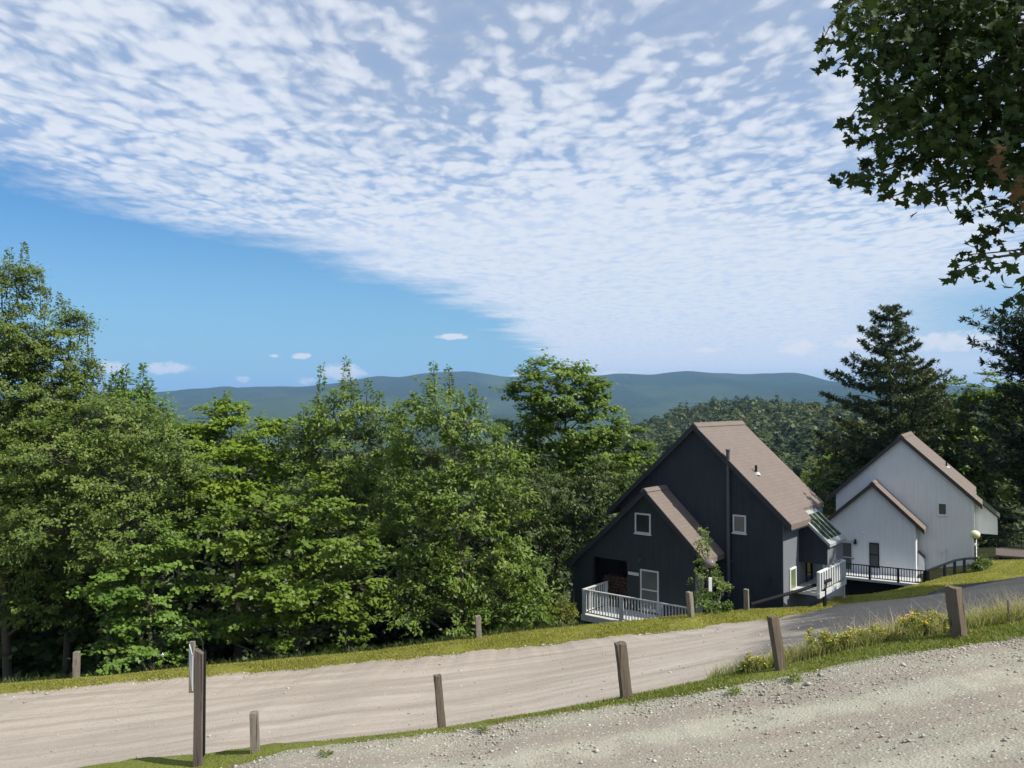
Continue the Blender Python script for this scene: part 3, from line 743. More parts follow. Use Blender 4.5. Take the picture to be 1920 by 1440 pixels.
M['leaf_near'] = mat_leaf('near_maple_leaf', (0.020, 0.042, 0.007), (0.042, 0.072, 0.011), (0.11, 0.062, 0.022), 0.22, rough=0.75, warm_at=0.985)
M['leaf_bush'] = mat_leaf('bush_leaf', (0.063, 0.119, 0.017), (0.119, 0.182, 0.028), None, 0.25)
M['leaf_vine'] = mat_leaf('vine_leaf', (0.105, 0.161, 0.042), (0.224, 0.280, 0.084), None, 0.3)
M['leaf_shrub'] = mat_leaf('roadside_shrub_leaf', (0.105, 0.140, 0.020), (0.210, 0.224, 0.028), (0.364, 0.294, 0.028), 0.3, warm_at=0.9)


# ------------------------------------------------------------------ houses
def window(parent, x0, x1, z0, z1_, y, fm, gm, bars=0, fw=0.055, label=None, sill=True):
    """window on a wall whose outside faces -y at y"""
    b = MB()
    b.box(x0, x0 + fw, y - 0.045, y - 0.002, z0, z1_); b.box(x1 - fw, x1, y - 0.045, y - 0.002, z0, z1_)
    b.box(x0 + fw, x1 - fw, y - 0.043, y - 0.002, z1_ - fw, z1_); b.box(x0 + fw, x1 - fw, y - 0.043, y - 0.002, z0, z0 + fw)
    for k in range(bars):
        zz = z0 + (z1_ - z0) * (k + 1) / (bars + 1); b.box(x0 + fw, x1 - fw, y - 0.038, y - 0.002, zz - 0.022, zz + 0.022)
    if sill: b.box(x0 - 0.03, x1 + 0.03, y - 0.07, y - 0.003, z0 - 0.045, z0 - 0.001)
    w = b.build('window', fm, parent, bevel=0.004)
    MB().box(x0 + fw * 0.9, x1 - fw * 0.9, y - 0.02, y - 0.004, z0 + fw * 0.9, z1_ - fw * 0.9).build('pane', gm, w)
    if label: w['label'] = label
    return w

def side_window(parent, y0, y1, z0, z1_, x, fm, gm, fw=0.06):
    """window on a wall that faces +x"""
    b = MB()
    b.box(x + 0.002, x + 0.045, y0, y0 + fw, z0, z1_); b.box(x + 0.002, x + 0.045, y1 - fw, y1, z0, z1_)
    b.box(x + 0.002, x + 0.043, y0 + fw, y1 - fw, z0, z0 + fw); b.box(x + 0.002, x + 0.043, y0 + fw, y1 - fw, z1_ - fw, z1_)
    w = b.build('window', fm, parent)
    MB().box(x + 0.004, x + 0.02, y0 + fw * 0.9, y1 - fw * 0.9, z0 + fw * 0.9, z1_ - fw * 0.9).build('pane', gm, w)
    return w

def roof_slab(b, xr, zr, xe, sl, y0, y1, th=0.13):
    """one slope from ridge (xr,zr) down to xe"""
    ze = zr - sl * abs(xe - xr)
    b.prism([(xr, zr), (xr, zr - th * 1.35), (xe, ze - th * 1.35), (xe, ze)] if xe < xr else [(xr, zr - th * 1.35), (xe, ze - th * 1.35), (xe, ze), (xr, zr)], y0, y1)

def rake(b, xr, zr, xe, sl, y, w=0.17, proud=0.02, drop=0.012):
    ze = zr - sl * abs(xe - xr)
    poly = [(xr, zr - drop), (xe, ze - drop), (xe, ze - w * 1.35), (xr, zr - w * 1.35)]
    if xe > xr: poly = poly[::-1]
    b.prism(poly, y - proud, y - 0.001)

def railing(name, parent, x0, x1, y, z0, z1_, mrail, mbal, posts, step=0.11, along='x', bw=0.032, cap=0.075):
    """level railing: posts, a cap rail, a bottom rail and balusters"""
    def bx(b, a0, a1, c0, c1, za, zb):
        b.box(a0, a1, c0, c1, za, zb) if along == 'x' else b.box(c0, c1, a0, a1, za, zb)
    b = MB()
    bx(b, x0 - 0.03, x1 + 0.03, y - cap / 2, y + cap / 2, z1_ - 0.04, z1_)
    r_ = b.build(name, mrail, parent, bevel=0.004)
    b = MB(); bx(b, x0, x1, y - 0.02, y + 0.02, z0 + 0.07, z0 + 0.11); b.build('bottom_rail', mbal, r_)
    b = MB(); n = int((x1 - x0) / step)
    for i in range(1, n):
        xx = x0 + (x1 - x0) * i / n
        bx(b, xx - bw / 2, xx + bw / 2, y - bw / 2, y + bw / 2, z0 + 0.112, z1_ - 0.042)
    b.build('baluster_panel', mbal, r_)
    for xx in posts:
        b = MB(); bx(b, xx - 0.05, xx + 0.05, y - 0.05, y + 0.05, z0 - 0.16, z1_ - 0.042); b.build('post', mbal, r_)
    return r_

SL = 0.93; XR, ZR = -3.17, 8.0            # main ridge
SX, SZ = -4.37, 5.69                      # small gable ridge
def zroof(x): return ZR - SL * abs(x - XR)
def zsmall(x): return SZ - (0.955 if x > SX else 0.918) * abs(x - SX)

def build_house(name, label, loc, rz, dark):
    root = empty(name, loc, rz)
    front = M['navy'] if dark else M['white_siding']; frontB = M['charcoal'] if dark else M['white_siding']
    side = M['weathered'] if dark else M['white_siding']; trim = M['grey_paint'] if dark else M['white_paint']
    fas = M['fascia'] if dark else M['brown_fascia']; dep = 3.95 if dark else 5.3
    lo = -2.0; c = 0.19
    # main volume
    MB().prism([(-6.34, lo), (0, lo), (0, zroof(0) - c), (XR, ZR - c), (-6.34, zroof(-6.34) - c)], 0, dep).build('wall', front, root)
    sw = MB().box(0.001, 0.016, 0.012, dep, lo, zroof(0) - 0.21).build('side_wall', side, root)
    if dark: sw['label'] = 'pale grey side wall'
    corner = MB().box(-0.09, 0.030, -0.016, 0.010, lo, zroof(0) - 0.34)
    if not dark: corner.box(0.017, 0.035, 0.011, 0.10, lo, zroof(0) - 0.3).build('corner_trim', M['white_paint'], root)
    # roof of the main volume, cut back beside the bay
    b = MB()
    roof_slab(b, XR, ZR, 0.36, SL, -0.15, 1.85); roof_slab(b, XR, ZR, 0.02, SL, 1.8505, dep + 0.12); roof_slab(b, XR, ZR, -6.85, SL, -0.15, dep + 0.12)
    rf = b.build('roof', M['shingle'], root)
    b = MB(); rake(b, XR, ZR, 0.36, SL, -0.15); rake(b, XR, ZR, -6.85, SL, -0.15)
    b.build('rake_board', fas, rf)
    b = MB(); b.prism([(XR - 0.17, ZR - 0.12), (XR + 0.17, ZR - 0.12), (XR + 0.02, ZR + 0.035), (XR - 0.02, ZR + 0.035)], -0.16, dep + 0.13); b.build('ridge_cap', M['shingle'], rf)
    b = MB(); b.box(0.30, 0.37, -0.14, 1.83, zroof(0.36) - 0.22, zroof(0.36) - 0.178); b.build('soffit', fas, rf)
    # vent pipe standing through the right slope
    vx, vy = -1.30, (0.96 if dark else 3.2); vz = zroof(vx)
    v = MB().tube([(vx, vy, vz - 0.1), (vx, vy, vz + 0.27)], 0.045, 10).build('vent_pipe', M['black_metal'], rf, smooth=False)
    MB().tube([(vx + 0.03, vy, vz - 0.06), (vx + 0.03, vy, vz + 0.035)], [0.14, 0.07], 10).build('flashing', M['grey_paint'], v)
    # small front gable
    y0, y1, t = -1.43, -0.001, 0.15; xl, xr_ = -7.48, -2.47
    b = MB(); q = c - 0.02
    if dark:
        rx0, rx1, rz1 = -6.65, -5.16, 3.02
        b.prism([(xl, lo), (rx0, lo), (rx0, zsmall(rx0) - q), (xl, zsmall(xl) - q)], y0, y0 + t)
        b.prism([(rx0, rz1), (rx1, rz1), (rx1, zsmall(rx1) - q), (rx0, zsmall(rx0) - q)], y0, y0 + t)
        b.prism([(rx1, lo), (xr_, lo), (xr_, zsmall(xr_) - q), (SX, SZ - q), (rx1, zsmall(rx1) - q)], y0, y0 + t)
        b.box(rx0, rx1, y0 + t, y1, 1.2, 1.3)
        b.box(xl + t, -6.342, y1 - 0.12, y1, lo, zsmall(xl + t) - 0.25)
    else:
        b.prism([(xl, lo), (xr_, lo), (xr_, zsmall(xr_) - q), (SX, SZ - q), (xl, zsmall(xl) - q)], y0, y0 + t)
    b.prism([(xl, lo), (xl + t, lo), (xl + t, zsmall(xl + t) - q), (xl, zsmall(xl) - q)], y0 + t, y1)
    b.prism([(xr_ - t, lo), (xr_, lo), (xr_, zsmall(xr_) - q), (xr_ - t, zsmall(xr_ - t) - q)], y0 + t, y1)
    b.build('front_gable_wall', frontB, root)
    if not dark: MB().box(xr_ - 0.07, xr_ + 0.015, y0 - 0.016, y0 - 0.001, lo, zsmall(xr_) - 0.3).box(xr_ + 0.001, xr_ + 0.016, y0, y0 + 0.12, lo, zsmall(xr_) - 0.3).build('corner_trim', M['white_paint'], root)
    b = MB(); roof_slab(b, SX, SZ, -2.05, 0.955, -1.58, -0.003); roof_slab(b, SX, SZ, -7.72, 0.918, -1.58, -0.003)
    fr = b.build('front_gable_roof', M['shingle'], root)
    b = MB(); rake(b, SX, SZ, -2.05, 0.955, -1.58); rake(b, SX, SZ, -7.72, 0.918, -1.58); b.build('rake_board', fas, fr)
    MB().prism([(SX - 0.15, SZ - 0.10), (SX + 0.15, SZ - 0.10), (SX + 0.02, SZ + 0.03), (SX - 0.02, SZ + 0.03)], -1.59, -0.004).build('ridge_cap', M['shingle'], fr)
    # cantilevered bay with sloping glazing on the right side
    by0, by1, bx1, bz0 = 1.46, 3.12, 0.98, (3.22 if dark else 3.08)
    zt = lambda x: zroof(0) - 0.17 - 0.90 * x
    bay = MB().prism([(0.017, bz0), (bx1, bz0), (bx1, zt(bx1) - 0.03), (0.017, zt(0.017) - 0.03)], by0, by1).build('bay', front if dark else M['white_siding'], root)
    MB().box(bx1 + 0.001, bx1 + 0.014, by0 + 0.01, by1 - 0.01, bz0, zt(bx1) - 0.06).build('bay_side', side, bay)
    gl = MB()
    fo = 0.055
    xa, xb = 0.02, bx1 + 0.12
    def sl_box(b, x_0, x_1, y_0, y_1, h0, h1):
        b.prism([(x_0, zt(x_0) + h0), (x_1, zt(x_1) + h0), (x_1, zt(x_1) + h1), (x_0, zt(x_0) + h1)], y_0, y_1)
    sl_box(gl, xa + 0.12, xb - 0.14, by0 + 0.08, by1 - 0.03, 0.0, 0.03)
    glz = gl.build('skylight', M['glass_green'], bay)
    gb = MB()
    sl_box(gb, xa, xb, by0 - 0.05, by0 + 0.08, -0.06, 0.055); sl_box(gb, xa, xb, by1 - 0.03, by1 + 0.05, -0.06, 0.055)
    sl_box(gb, xa, xa + 0.12, by0 + 0.08, by1 - 0.03, -0.05, 0.05); sl_box(gb, xb - 0.14, xb, by0 + 0.08, by1 - 0.03, -0.05, 0.045)
    for k in range(1, 4):
        yy = by0 + 0.08 + (by1 - 0.03 - by0 - 0.08) * k / 4; sl_box(gb, xa + 0.12, xb - 0.14, yy - 0.022, yy + 0.022, 0.031, 0.05)
    gb.build('frame', M['bar_paint'] if dark else M['brown_fascia'], glz)
    wf = M['grey_paint']
    if dark:
        window(root, -4.81, -4.17, 4.09, 4.81, -1.43, wf, M['glass'])
        window(root, -4.60, -3.86, 1.42, 2.83, -1.43, wf, M['glass_soft'], bars=1)
        window(root, -1.74, -1.26, 4.24, 4.86, 0.0, wf, M['glass_soft'])
        side_window(root, 0.52, 1.10, 2.28, 3.12, 0.016, M['white_paint'], M['reflection_pane'])
        side_window(root, 2.10, 2.72, 2.36, 3.18, 0.016, M['black_wood'], M['glass'])
        # tall flue pipe up the front wall
        fl = MB().tube([(-1.87, -0.11, 2.0), (-1.87, -0.11, 7.05)], 0.062, 12).build('flue_pipe', M['grey_metal'], root)
        MB().tube([(-1.87, -0.11, 7.05), (-1.87, -0.11, 7.12)], 0.08, 12).build('cap', M['grey_metal'], fl)
        for zz in (3.2, 4.6, 6.0): MB().box(-1.95, -1.79, -0.05, -0.002, zz, zz + 0.04).build('bracket', M['grey_metal'], fl)
        b = MB().box(-5.10, -4.67, -1.455, -1.432, 2.56, 2.665); b.build('name_plate', M['grey_paint'], root)
        b = MB().box(-4.66, -4.56, -1.47, -1.432, 3.12, 3.2).tube([(-4.61, -1.47, 3.16), (-4.61, -1.53, 3.12)], [0.03, 0.05], 8); b.build('wall_lamp', M['grey_metal'], root)
        b = MB().box(-0.55, -0.42, -0.08, -0.002, 2.75, 2.85); b.build('wall_vent', M['fascia'], root)
        # front deck
        dk = MB().box(-6.05, -1.9, -3.02, -1.445, 1.20, 1.30).build('deck', M['deck_paint'], root)
        MB().box(-6.06, -1.9, -3.06, -3.022, 1.10, 1.305).build('fascia_board', M['deck_paint'], dk)
        railing('railing', root, -6.0, -1.92, -3.0, 1.30, 2.19, M['deck_paint'], M['deck_paint'], (-5.96, -4.45, -2.95), 0.115)
        railing('railing', root, -2.95, -1.46, -6.0, 1.30, 2.19, M['deck_paint'], M['deck_paint'], (-1.52,), 0.115, along='y')
        for xx in (-5.9, -4.2, -2.6): MB().box(xx - 0.06, xx + 0.06, -2.95, -2.83, -1.5, 1.20).build('support_post', M['black_wood'], dk)
        # balcony tucked under the bay
        bk = MB().box(0.02, 1.0, 0.55, 3.36, 2.33, 2.41).build('balcony', M['deck_paint'], root)
        MB().box(1.001, 1.03, 0.55, 3.36, 2.26, 2.42).build('fascia_board', M['deck_paint'], bk)
        railing('railing', root, 0.6, 3.32, 0.97, 2.41, 3.12, M['white_paint'], M['deck_paint'], (3.28, 0.64), 0.23, along='y', bw=0.13, cap=0.10)
        railing('railing', root, 0.06, 0.93, 3.33, 2.41, 3.12, M['white_paint'], M['deck_paint'], (), 0.11)
        MB().box(0.93, 1.0, 3.22, 3.29, 0.0, 2.33).build('support_post', M['deck_paint'], bk)
        b = MB()
        for k in range(3): b.box(0.25, 0.9, 2.5 + 0.26 * k, 2.755 + 0.26 * k, 0.9, 1.35 + 0.17 * k)
        b.build('steps', M['concrete'], root)
    else:
        window(root, -1.54, -1.17, 4.07, 4.65, 0.0, M['white_paint'], M['glass_soft'], fw=0.03)
        window(root, -4.55, -4.10, 1.45, 2.63, -1.43, M['black_wood'], M['glass_soft'], bars=1, fw=0.04)
        dr = MB().box(-5.83, -5.35, -1.47, -1.432, 1.10, 2.58).build('door', M['grey_paint'], root, bevel=0.004)
        MB().box(-5.79, -5.39, -1.478, -1.472, 1.2, 2.52).build('pane', M['glass_soft'], dr)
        MB().box(-5.79, -5.39, -1.485, -1.479, 1.78, 1.82).build('rail', M['grey_paint'], dr)
        MB().sphere((-5.31, -1.50, 1.75), 0.035).build('handle', M['black_metal'], dr)
        MB().box(-5.88, -5.05, -1.46, -1.432, 2.62, 2.655).build('door_head', M['grey_paint'], root)
        b = MB().box(-5.24, -5.16, -1.49, -1.432, 2.66, 2.74).tube([(-5.2, -1.52, 2.72), (-5.2, -1.52, 2.50)], [0.035, 0.085], 8); b.build('wall_lamp', M['black_metal'], root)
        MB().sphere((-4.82, -1.45, 3.09), 0.085, (1.1, 0.5, 0.7)).build('flood_light', M['white_paint'], root, smooth=True)
        # little lean-to closet in the corner
        b = MB().prism([(-2.454, lo), (-2.18, lo), (-2.18, 1.92), (-2.454, 2.16)], -0.42, -0.003); le = b.build('lean_to', M['white_siding'], root)
        MB().prism([(-2.452, 2.17), (-2.13, 1.89), (-2.13, 1.95), (-2.452, 2.23)], -0.47, -0.004).build('roof', M['brown_fascia'], le)
        b = MB().box(-1.52, -1.28, -0.05, -0.002, 2.22, 2.30).box(-1.22, -1.19, -0.03, -0.002, 1.0, 2.45).box(-1.52, -1.225, -0.025, -0.002, 2.10, 2.125); b.build('meter_box', M['white_siding'], root)
        dk = MB().box(-5.6, -1.85, -3.02, -1.445, 1.00, 1.09).build('deck', M['deck_paint'], root)
        MB().box(-5.6, -1.85, -3.06, -3.022, 0.99, 1.10).build('fascia_board', M['grey_paint'], dk)
        railing('railing', root, -5.55, -1.9, -3.0, 1.09, 1.78, M['black_wood'], M['black_wood'], (-5.5, -4.35, -3.1, -1.95), 0.115, cap=0.085)
        MB().box(-5.57, -1.9, -2.75, -2.70, lo, 0.985).build('deck_shade_panel', M['black_wood'], dk)  # added dark panel standing in for the shade under the deck
        for xx in (-5.4, -3.6): MB().box(xx - 0.05, xx + 0.05, -2.95, -2.85, -1.5, 1.0).build('support_post', M['black_wood'], dk)
        # lattice panel beside the front corner of the side wall
        b = MB()
        for k in range(9): b.box(0.07, 0.09, 0.55, 0.95, 1.2 + 0.2 * k, 1.24 + 0.2 * k)
        for yy in (0.55, 0.73, 0.91): b.box(0.05, 0.069, yy, yy + 0.04, 1.0, 3.0)
        b.build('trellis', M['white_paint'], root)
    return tag(root, label, 'house')

H1 = build_house('house', 'dark navy gabled house with brown roof, pale deck and tall flue pipe', (9.05, 27.0, -8.75), R(-39.4), True)
wc = at(1827, 1050, 39.5)
H2 = build_house('house', 'white gabled house with brown roof and black deck railing', (wc.x, 39.5, wc.z - 1.97), R(-31.0), False)

def hl(h, x, y, z):
    """house-local point to world"""
    a = h.rotation_euler.z; return Vector((h.location.x + x * math.cos(a) - y * math.sin(a), h.location.y + x * math.sin(a) + y * math.cos(a), h.location.z + z))

# firewood stacked in the dark porch
p0 = hl(H1, -5.9, -0.55, 1.305); o = empty('firewood_stack', p0, R(-39.4)); b = MB(); r_ = random.Random(4)
for row in range(8):
    for k in range(11):
        xx = -0.66 + k * 0.132 + (0.066 if row % 2 else 0) ; rr = r_.uniform(0.055, 0.072)
        if abs(xx) < 0.7: b.tube([(xx, -0.25 + r_.uniform(-0.04, 0.02), 0.068 + row * 0.118), (xx, 0.2, 0.068 + row * 0.118)], rr, 7)
b.build('logs', M['firewood'], o); tag(o, 'reddish brown firewood stacked in the dark porch of the navy house', 'firewood')

# side deck right of the white house
o = empty('side_deck', hl(H2, 2.4, 3.4, 1.9), R(-31))
MB().box(-1.5, 2.6, -0.9, 1.6, -0.10, 0.0).build('floor', M['sign_wood'], o)  # dark floor colour stands in for the shade on this deck
for (a0, a1, yy) in ((-0.2, 2.5, -0.85), (-1.4, 2.5, 1.5)): railing('railing', o, a0, a1, yy, 0.0, 0.85, M['black_wood'], M['black_wood'], (a0, (a0 + a1) / 2, a1), 0.35)
for xx in (-1.3, 0.6, 2.4): MB().box(xx - 0.06, xx + 0.06, -0.8, -0.68, -1.6, -0.10).build('support_post', M['black_wood'], o)
tag(o, 'low railed deck beside the white house, its floor coloured dark for shade', 'deck')
o = empty('ramp_board', hl(H2, 2.75, 1.9, 1.72), R(-31))
MB().prism([(-0.42, 0.82), (-0.12, 0.82), (0.52, -0.12), (0.22, -0.12)], -0.04, 0.04).build('board', M['grey_paint'], o)
tag(o, 'pale grey board leaning against the dark side deck', 'board')


# ------------------------------------------------------------------ lamps, handrails, posts, sign
def globe_lamp(name, label, x, y, zc, r, gm, sleeve):
    zg = z1(x, y); o = empty(name, (x, y, zg)); h = zc - zg
    MB().tube([(0, 0, -0.1), (0, 0, h - r * 0.9)], 0.032, 10).build('pole', M['black_metal'], o)
    MB().tube([(0, 0, h - r * 1.25), (0, 0, h - r * 0.8)], [0.05, 0.085], 12).build('collar', M['black_metal'], o)
    MB().sphere((0, 0, h), r, (1.06, 1.06, 0.92), 28, 18).build('globe', gm, o, smooth=True)
    if sleeve:
        a, b2 = sleeve; MB().box(-0.05, 0.05, -0.05, -0.034, h - b2, h - a).box(-0.045, 0.045, -0.033, -0.031, h - b2 - 0.02, h - a + 0.02).build('number_plate', M['white_paint'], o)
    return tag(o, label, 'lamp', 'globe lamps on black poles')
g1 = at(1331, 1056, 25.2); globe_lamp('globe_lamp', 'smoky globe lamp on a black pole in front of the navy house', g1.x, g1.y, g1.z, 0.165, M['globe_smoke'], (0.45, 0.86))
g2 = at(1828, 1002, 37.6); globe_lamp('globe_lamp', 'cream globe lamp on a black pole at the corner of the white house', g2.x, g2.y, g2.z, 0.21, M['globe_cream'], (0.42, 0.50))

def handrail(name, label, pts, posts, r=0.045):
    P = [at(*q) for q in pts]; o = empty(name, P[0])
    MB().tube([p - P[0] for p in P], r, 8).build('rail', M['black_wood'], o)
    for q in posts:
        p = at(*q); zg = z1(p.x, p.y)
        MB().box(p.x - P[0].x - 0.045, p.x - P[0].x + 0.045, p.y - P[0].y - 0.045, p.y - P[0].y + 0.045, zg - P[0].z - 0.1, p.z - P[0].z - 0.01).build('post', M['black_wood'], o)
    return tag(o, label, 'handrail')
handrail('handrail', 'black sloping handrail at the side of the navy house', [(1408, 1133, 26.2), (1465, 1117, 26.5), (1500, 1107, 26.8), (1540, 1093, 27.1), (1558, 1087, 27.3)], [(1410, 1133, 26.2), (1546, 1092, 27.2)], 0.06)
handrail('handrail', 'black curved handrail on the lawn before the white house', [(1736, 1071, 35.0), (1755, 1064, 35.3), (1771, 1058, 35.7), (1790, 1051, 36.2), (1808, 1047.5, 36.8), (1840, 1046, 37.3)],
         [(1740, 1070, 35.1), (1771, 1059, 35.7), (1790, 1052, 36.2), (1808, 1048, 36.8), (1838, 1047, 37.3)], 0.055)

def wood_post(name, label, top, bot, Y, w, mat, group, seed, cut=0.0, dep=None, rot=0.22):
    """weathered square timber; top and bottom surveyed points"""
    r = random.Random(seed); rot_in = rot; B = at(*bot, Y); T = at(*top, Y); B.z = min(B.z, z1(B.x, Y) + 0.03) if group.startswith('far') is False else B.z
    o = empty(name, B); d = T - B; hw = w * Y / F_PX / 2; dp = (dep or w) * Y / F_PX / 2
    V = []; Fa = []; n = 12; lev = 9
    rot = rot_in + r.uniform(-0.05, 0.05); hw *= 0.88; dp *= 0.88
    for i in range(-1, lev):
        f = i / (lev - 1)
        for k in range(n):
            an = 2 * math.pi * k / n + math.pi / 4
            ca, sa = math.cos(an), math.sin(an); s = 1 / max(abs(ca), abs(sa)) ** 0.82
            x = ca * s * hw * 0.95; y = sa * s * dp * 0.95
            x *= 1 + 0.05 * math.sin(3 * f + seed) + r.uniform(-0.035, 0.035); y *= 1 + r.uniform(-0.05, 0.05)
            xx = x * math.cos(rot) - y * math.sin(rot); yy = x * math.sin(rot) + y * math.cos(rot)
            z = d.z * f + (r.uniform(-0.012, 0.012) + cut * x / hw if i == lev - 1 else 0)
            V.append((d.x * f + xx, d.y * f + yy, z))
    for i in range(lev):
        for k in range(n): Fa.append((i * n + k, i * n + (k + 1) % n, (i + 1) * n + (k + 1) % n, (i + 1) * n + k))
    top_i = [lev * n + k for k in range(n)]
    V.append((d.x, d.y, d.z + 0.006)); c = len(V) - 1
    for k in range(n): Fa.append((top_i[k], top_i[(k + 1) % n], c))
    b = MB(); b.add(V, Fa); b.build('timber', mat, o)
    return tag(o, label, 'post', group)
NG = 'wooden posts along the near verge'; FG = 'far wooden posts along the grass bank'
wood_post('wooden_post', 'short weathered wooden post on the near verge beside the sign', (476, 1336), (479, 1415), 10.1, 19, M['post_grey'], NG, 1)
wood_post('wooden_post', 'slim leaning wooden post with a knot hole, bare verge at its foot', (820, 1266), (829, 1368), 10.1, 17, M['post'], NG, 2)
wood_post('wooden_post', 'thick leaning wooden post with a notched side, below the navy house deck', (1163, 1205), (1175, 1311), 10.1, 24, M['post'], NG, 3, 0.006)
wood_post('wooden_post', 'leaning wooden post among goldenrod where the dirt road turns to asphalt', (1449, 1157), (1464, 1257), 10.15, 20, M['post'], NG, 4, rot=0.3)
wood_post('wooden_post', 'broad dark wooden post with rounded top, among goldenrod, below the white house', (1787, 1100), (1800, 1205), 10.15, 27, M['post'], NG, 5, 0.0, rot=-1.0)
wood_post('wooden_post', 'pale speckled post on the far bank before the darkest woods', (144, 1222), (143, 1271), 23.3, 13, M['post_grey'], FG, 6)
wood_post('wooden_post', 'grey post on the far bank in front of the ash tree', (896, 1155), (898, 1196), 23.9, 12, M['post_grey'], FG, 7)
wood_post('wooden_post', 'post with one sunlit face at the end of the pale deck railing', (1292, 1110), (1296, 1158), 23.6, 12, M['post_grey'], FG, 8, rot=-0.95)
wood_post('wooden_post', 'grey post with a flat cap at the foot of the navy gable wall', (1399, 1105), (1400, 1146), 25.5, 11, M['post_grey'], FG, 9, rot=-0.5)
wood_post('thin_stake', 'thin grey stake in the tall grass right of the broad post', (1891, 1126), (1893, 1178), 10.5, 4.5, M['post_grey'], 'stake in the verge', 10)

# sign board seen edge-on
sb = at(372, 1434, 10.05); zg = z1(sb.x, sb.y); o = empty('sign_board', (sb.x, sb.y, zg))
hh = at(372, 1219, 10.05).z - zg
b = MB(); b.add([(-0.052, -0.045, -0.15), (0.05, -0.045, -0.15), (0.05, 0.045, -0.15), (-0.052, 0.045, -0.15), (-0.045, -0.045, hh + 0.02), (0.052, -0.045, hh - 0.045), (0.052, 0.045, hh - 0.045), (-0.045, 0.045, hh + 0.02)],
                [(0, 3, 2, 1), (4, 5, 6, 7), (0, 1, 5, 4), (1, 2, 6, 5), (2, 3, 7, 6), (3, 0, 4, 7)])
b.build('front_post', M['sign_wood'], o, bevel=0.004)
MB().box(0.056, 0.066, 0.0, 0.05, 0.1, hh - 0.03).build('edge_strip', M['black_wood'], o)
rp = at(361, 1203, 11.1); dx, dyy = rp.x - sb.x, 11.1 - sb.y
MB().box(dx - 0.035, dx + 0.030, dyy - 0.03, dyy + 0.03, at(361, 1298, 11.1).z - zg, rp.z - zg).build('rear_board', M['post_grey'], o)
pz0, pz1 = at(363, 1291, 10.1).z - zg, at(363, 1226, 10.1).z - zg
b = MB(); b.add([(-0.060, -0.04, pz0), (-0.060, -0.04, pz1), (dx - 0.015, dyy - 0.05, rp.z - zg - 0.02), (dx - 0.015, dyy - 0.05, pz0),
                 (-0.070, -0.04, pz0), (-0.070, -0.04, pz1), (dx - 0.028, dyy - 0.05, rp.z - zg - 0.02), (dx - 0.028, dyy - 0.05, pz0)],
                [(0, 1, 2, 3), (7, 6, 5, 4), (0, 4, 5, 1), (1, 5, 6, 2), (2, 6, 7, 3), (3, 7, 4, 0)])
b.build('panel', M['sign_face'], o)
tag(o, 'brown wooden sign board seen edge-on with a thin white panel', 'sign')

# garden hook with a small shiny pendant
hb = at(381.5, 1412, 10.35); zg = z1(hb.x, hb.y); o = empty('garden_hook', (hb.x, hb.y, zg))
pts = [Vector((0, 0, -0.2))] + [at(a, c_, 10.35) - Vector((hb.x, hb.y, zg)) for a, c_ in ((381.5, 1412), (381.5, 1300), (381.5, 1220), (379, 1203), (372, 1189), (360, 1178), (346, 1174), (330, 1177), (316, 1186), (307, 1199), (302, 1214), (301, 1226))]
MB().tube(pts, 0.0085, 6).build('rod', M['black_metal'], o, smooth=True)
pe = at(305, 1228, 10.35) - Vector((hb.x, hb.y, zg)); MB().sphere(pe, 0.022, (1, 1, 1), 12, 8).tube([pts[-1], pe], 0.004, 5).build('pendant', M['chrome'], o, smooth=True)
tag(o, 'thin black arched garden hook with a shiny pendant behind the sign', 'hook')

# ------------------------------------------------------------------ trees of the wood edge
WG = 'trees along the wood edge'
make_tree('tall_tree', 'tallest tree at the far left with feathery top shoots and small leaves', 'tree', 20, 26.5,
          [(15, 570, 42, 70), (42, 530, 20, 45), (0, 660, 75, 70), (70, 640, 38, 50), (-60, 700, 90, 100), (10, 770, 100, 80), (70, 740, 55, 60), (-60, 860, 110, 110), (30, 900, 120, 100), (-30, 1000, 120, 90), (60, 1060, 80, 60), (0, 1130, 70, 50), (90, 1130, 60, 40)],
          'fine', M['leaf_tall'], 11, group=WG, tips=((18, 470, 560, 22), (46, 458, 560, 16), (74, 520, 600, 20), (90, 548, 640, 22), (2, 505, 590, 20), (30, 500, 580, 18)), trunk_r=0.13, dens=1.7)
make_tree('slender_tree', 'slender feathery tree just right of the tallest tree', 'tree', 120, 27.2,
          [(120, 640, 32, 45), (145, 620, 20, 36), (105, 700, 48, 46), (140, 720, 36, 42), (120, 800, 70, 60), (180, 760, 30, 40)],
          'fine', M['leaf_tall'], 12, group=WG, tips=((112, 556, 620, 15), (126, 566, 620, 14), (152, 585, 640, 20), (165, 600, 650, 12), (168, 655, 720, 14), (185, 682, 760, 12)), trunk_r=0.12, dens=1.7)
make_tree('willow_tree', 'broad olive fine-leaved tree bulging out in front of the left wood edge', 'tree', 205, 25.6,
          [(190, 800, 85, 60), (250, 820, 70, 70), (120, 860, 90, 70), (210, 900, 110, 80), (300, 900, 62, 80), (140, 980, 110, 80), (250, 990, 90, 70), (60, 940, 70, 60), (330, 850, 30, 40), (190, 1060, 80, 50)],
          'fine', M['leaf_olive'], 13, group=WG, trunk_r=0.15)
make_tree('young_ash', 'small bright green tree with separate upright shoots behind the olive tree', 'tree', 255, 28.5,
          [(245, 760, 34, 40), (225, 730, 16, 26), (275, 790, 36, 40), (300, 840, 46, 50), (250, 840, 50, 60), (320, 900, 40, 50)],
          'ash', M['leaf_green'], 14, group=WG, tips=((268, 686, 770, 8), (236, 690, 760, 10), (222, 696, 760, 10), (212, 704, 770, 8), (280, 716, 790, 8), (300, 770, 830, 9), (320, 790, 850, 9)), trunk_r=0.09)
